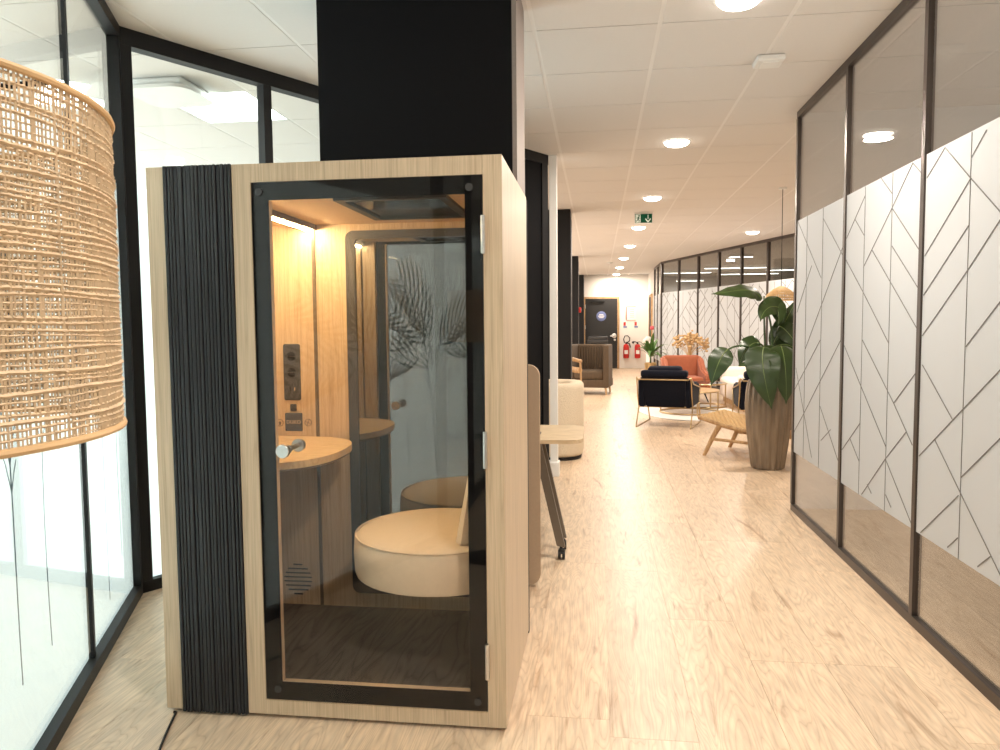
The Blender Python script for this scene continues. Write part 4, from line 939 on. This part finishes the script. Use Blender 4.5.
# small palm in gold pot near the end wall
gp = thing('palm_plant', 'small leafy green plant in gold pot behind the navy armchair', 'potted plant', (1.06, 15.4, 0)); GO = Vector((1.06, 15.4, 0))
G().lathe([(.07, .36), (.09, .37), (.11, .45), (.12, .60), (.11, .61), (.10, .58), (.01, .58)], 28).build('pot', M_gold, gp)
for a in range(3): G().cyl((.08 * math.cos(a * 2.09), .08 * math.sin(a * 2.09), .38), (.14 * math.cos(a * 2.09), .14 * math.sin(a * 2.09), 0), .010, .010, 8).build('pot_leg', M_brass, gp)
rp = random.Random(9)
G().cyl((0, 0, .57), (0, 0, .85), .018, .014, 8).build('stem', M_stem, gp)
for k in range(26):
    a = k * 2.4; el = rp.uniform(.1, 1.25); ln = rp.uniform(.40, .64); d = Vector((math.cos(a) * math.cos(el), math.sin(a) * math.cos(el), math.sin(el)))
    b0 = GO + Vector((0, 0, .72 + .1 * rp.random())); m1 = b0 + d * ln * .6; tip = b0 + d * ln + Vector((0, 0, -.12 - .15 * (1 - el / 1.2)))
    leaf([b0, b0 + d * ln * .3, m1 + Vector((0, 0, .05)), tip], .085, (0.01, 0.02, 1), .3, gp, M_leaf2, org=GO)
# orchid on the wall side
oc = thing('orchid', 'white orchid with pink bud in pale pot near the side door', 'potted plant', (1.31, 19.3, 0)); OO = Vector((1.31, 19.3, 0))
G().lathe([(.07, 0), (.08, .02), (.10, .70), (.09, .72), (.02, .70)], 24).build('pot', M_petal, oc)
g = G(); g.tube([(0, 0, .7), (.02, 0, 1.0), (.02, 0, 1.22), (.06, 0, 1.28)], .010, 6); g.build('stem', M_stem, oc)
for k in range(7):
    a = k * .9; G().ball((.10 * math.cos(a) - .02, .08 * math.sin(a), .92 + .05 * (k % 3)), .075, 8, 5, (1, .6, .8)).build('flower', M_petal, oc)
G().ball((.05, -.02, 1.29), .055, 8, 5).build('bud', M_pink, oc)
for k in range(5): leaf([OO + Vector((0, 0, .72)), OO + Vector((-abs(.08 * math.cos(k * 1.3)), .1 * math.sin(k * 1.3), .82)), OO + Vector((-abs(.15 * math.cos(k * 1.3)), .15 * math.sin(k * 1.3), .74))], .08, (0.01, 0, 1), .3, oc, M_leaf2, org=OO)
# woven pendant lamp
pp_ = at(781, 300, 8.9); pd = thing('pendant_lamp', 'small woven straw pendant lamp above the lounge', 'pendant lamp', (pp_.x, pp_.y, 0)); zb = pp_.z
g = G()
for k in range(40):
    a = 2 * PI * k / 40; g.tube([(.175 * math.cos(a), .175 * math.sin(a), zb), (.15 * math.cos(a), .15 * math.sin(a), zb + .06), (.08 * math.cos(a), .08 * math.sin(a), zb + .12), (.02 * math.cos(a), .02 * math.sin(a), zb + .15)], .007, 5)
for r_, z_ in ((.175, 0), (.165, .03), (.142, .068), (.11, .098), (.07, .125), (.03, .145)): g.tube([(r_ * math.cos(2 * PI * k / 40), r_ * math.sin(2 * PI * k / 40), zb + z_) for k in range(40)], .006, 5, closed=True)
o = g.build('woven_shade', M_rush, pd); o['kind'] = 'stuff'
G().tube([(0, 0, zb + .14), (0, 0, zb + .2), (0, 0, CE)], .004, 6).build('cable', M_rubber, pd); G().lathe([(.045, CE - .02), (.045, CE)], 16).build('canopy', M_white, pd)
G().ball((0, 0, zb + .06), .03, 10, 6).build('bulb', M_white, pd)
# ================================================================== CEILING FITTINGS
def downlight(x, y, label, power, group='round recessed downlights'):
    d = thing('downlight', label, 'ceiling light', (x, y, CE), 0, group)
    G().lathe([(.118, -.0005), (.118, -.006), (.104, -.010), (.098, -.004)], 40, cap=False).build('trim_ring', M_white, d)
    G().lathe([(.104, -.004), (.102, -.014), (.085, -.030), (.05, -.040), (.01, -.043)], 40).build('diffuser', M_lamp, d)  # glowing dome hangs low to imitate the bloom around the lamp
    l = bpy.data.lights.new('downlight_lamp', 'AREA'); l.shape = 'DISK'; l.size = .19; l.energy = power; l.color = (1, .885, .765)
    lo = bpy.data.objects.new('downlight_lamp', l); COL.objects.link(lo); lo.parent = d; lo.location = (0, 0, -.046)
    return d
LP = 42
DL = ['round downlight over the corridor behind the rattan lamp, by the palm printed end glass', 'round downlight over the corridor beside the rattan floor lamp', 'round downlight beside the booth, before the square ceiling sensor', 'first round downlight past the square ceiling sensor',
      'round downlight just before the hanging exit sign', 'round downlight right behind the hanging exit sign', 'second round downlight past the exit sign', 'third round downlight past the exit sign', 'second round downlight from the end wall', 'round downlight closest to the end wall']
for k in range(-2, 8):
    downlight(.655 if k < 3 else .655 - .018 * (k - 2), 3.72 + 2.79 * k, DL[k + 2], LP)
downlight(2.57, 13.1, 'round recessed downlight over the lounge sofa, away from the corridor row', LP)
downlight(2.75, 9.4, 'round recessed downlight over the lounge beside the glazed partition, nearer the planter', LP)
downlight(-2.4, 13.1, 'round recessed downlight over the bay behind the black columns', LP)
downlight(-2.4, 18.5, 'round recessed downlight over the far bay near the end wall', LP)
def led_panel(i, j, power, label):
    x, y = CX0 + (i + .5) * TX, CY0 + (j + .5) * TY
    d = thing('led_panel', label, 'ceiling light', (x, y, CE), 0, 'square office ceiling panels')
    G().box(-TX / 2 + .012, TX / 2 - .012, -TY / 2 + .006, TY / 2 - .006, .004, .012).build('diffuser', M_ledw, d, False)
    g = G()
    for bx in ((-TX / 2 + .008, -TX / 2 + .02, -TY / 2 + .004, TY / 2 - .004), (TX / 2 - .02, TX / 2 - .008, -TY / 2 + .004, TY / 2 - .004), (-TX / 2 + .02, TX / 2 - .02, -TY / 2 + .004, -TY / 2 + .016), (-TX / 2 + .02, TX / 2 - .02, TY / 2 - .016, TY / 2 - .004)): g.box(bx[0], bx[1], bx[2], bx[3], .0, .0125)
    g.build('frame', M_white, d, False)
    l = bpy.data.lights.new('panel_lamp', 'AREA'); l.shape = 'RECTANGLE'; l.size = TX - .05; l.size_y = TY - .05; l.energy = power; l.color = (.90, 1, .98)
    lo = bpy.data.objects.new('panel_lamp', l); COL.objects.link(lo); lo.parent = d; lo.location = (0, 0, .002)
for (i, j) in sorted(PANELS): led_panel(i, j, 12, 'square white LED ceiling panel beside the air unit in the office' if (i, j) == (-4, 1) else 'square white LED ceiling panel in the office near the rattan lamp')
# cassette air diffuser in the office ceiling
ac = thing('air_diffuser', 'white rounded ceiling air unit in the office behind the glass', 'air unit', (-2.66, 4.50, CE))
ac.scale = (.88, .88, 1)
G().rbox(-.20, .20, -.20, .20, -.045, -.001, .02, 3).build('body', M_white, ac)
G().prism(rrect(-.24, .24, -.24, .24, .12, 8), -.075, -.055).build('cover_plate', M_white, ac)
G().box(-.10, .10, -.10, .10, -.056, -.044).build('neck', M_grey, ac, False)
# smoke detector block
p = at(769, 58, 4.57); sm = thing('ceiling_sensor', 'square white sensor box on the corridor ceiling', 'sensor', (p.x + .0, 4.58, CE))
G().rbox(-.078, .078, -.078, .078, -.036, -.0005, .012, 3).build('case', M_white, sm); G().rbox(-.05, .05, -.05, .05, -.040, -.035, .004, 1).build('cover', M_white, sm)
for (px, py, Y, lab) in ((610, 262, 18.0, 'small round ceiling detector beside the far downlights'), (618, 270, 21.0, 'small round ceiling detector near the end wall')):
    q = atz(px, py, CE); d = thing('smoke_detector', lab, 'detector', (q.x, q.y, CE)); G().lathe([(.06, -.001), (.06, -.03), (.035, -.05), (.01, -.052)], 20).build('case', M_white, d); G().lathe([(.075, -.0005), (.075, -.012)], 20).build('base', M_white, d)
# exit sign
ep = at(643.5, 218.5, 10.5); ex = thing('exit_sign', 'hanging green exit sign with running figure and down arrow', 'exit sign', (ep.x, ep.y, ep.z))
G().rbox(-.125, .125, -.012, .012, -.075, .075, .004, 1).build('housing', M_whitep, ex)
G().box(-.115, .115, -.0135, -.0122, -.06, .06).build('green_face', M_green, ex, False)
g = G(); y_ = (-.0148, -.0136)
strip = lambda a, b_, w: strip_quad(g, a, b_, w, *y_)
g.box(.055, .065, *y_, -.01, .05); strip((.06, -.05), (.025, -.005), .016); strip((.06, -.05), (.095, -.005), .016)
g.build('arrow', M_exitw, ex, False)
g = G()
g.box(-.108, -.04, *y_, -.055, .055); g.build('doorway', M_exitw, ex, False); g = G(); y_ = (-.016, -.0149)
strip = lambda a, b_, w: strip_quad(g, a, b_, w, *y_)
g.ball((-.06, -.0155, .035), .011, 10, 6, (1, .1, 1)); strip((-.065, .02), (-.075, -.012), .016); strip((-.075, -.012), (-.055, -.03), .010); strip((-.055, -.03), (-.065, -.05), .009); strip((-.075, -.012), (-.092, -.035), .010); strip((-.092, -.035), (-.105, -.035), .009); strip((-.066, .015), (-.048, -.002), .008); strip((-.068, .012), (-.092, .004), .008)
g.build('running_figure', M_green, ex, False)
G().cyl((0, 0, .075), (0, 0, CE - ep.z), .006, .006, 8).build('suspension_rod', M_white, ex); G().rbox(-.05, .05, -.03, .03, CE - ep.z - .02, CE - ep.z - .0005, .004, 1).build('ceiling_mount', M_white, ex)
# linear lamps in the room behind the lounge glass
for (px, py, Y, ln, lab) in ((672, 266, 21.3, .9, 'short linear ceiling lamp behind the far lounge glass, deepest of the row'), (686, 273, 22.0, 1.4, 'linear ceiling lamp behind the second lounge pane'), (690, 281, 23.0, .8, 'low short linear lamp behind the second lounge pane'), (737, 268, 18.5, 1.5, 'linear ceiling lamp behind the middle lounge panes'), (748, 274, 20.0, 1.5, 'lower linear ceiling lamp behind the middle lounge panes'), (741, 257, 17.0, .5, 'small linear ceiling lamp behind the middle lounge panes'), (789, 270, 18.0, 1.0, 'linear ceiling lamp behind the lounge pane beside the near partition')):
    q = at(px, py, Y); d = thing('linear_lamp', lab, 'ceiling light', (q.x, q.y, q.z), 0, 'linear lamps behind the lounge glass')
    G().box(-ln / 2, ln / 2, -.05, .05, 0, .06).build('housing', M_white, d, False); G().box(-ln / 2 + .005, ln / 2 - .005, -.045, .045, -.006, -.0005).build('diffuser', M_ledw, d, False)
    l = bpy.data.lights.new('linear_lamp_light', 'AREA'); l.shape = 'RECTANGLE'; l.size = ln; l.size_y = .08; l.energy = 16; l.color = (1, .97, .93); lo = bpy.data.objects.new('linear_lamp_light', l); COL.objects.link(lo); lo.parent = d; lo.location = (0, 0, -.008)
    for s in (-1, 1): G().cyl((s * ln * .4, 0, .06), (s * ln * .4, 0, CE - q.z), .003, .003, 6).build('wire', M_steel, d)
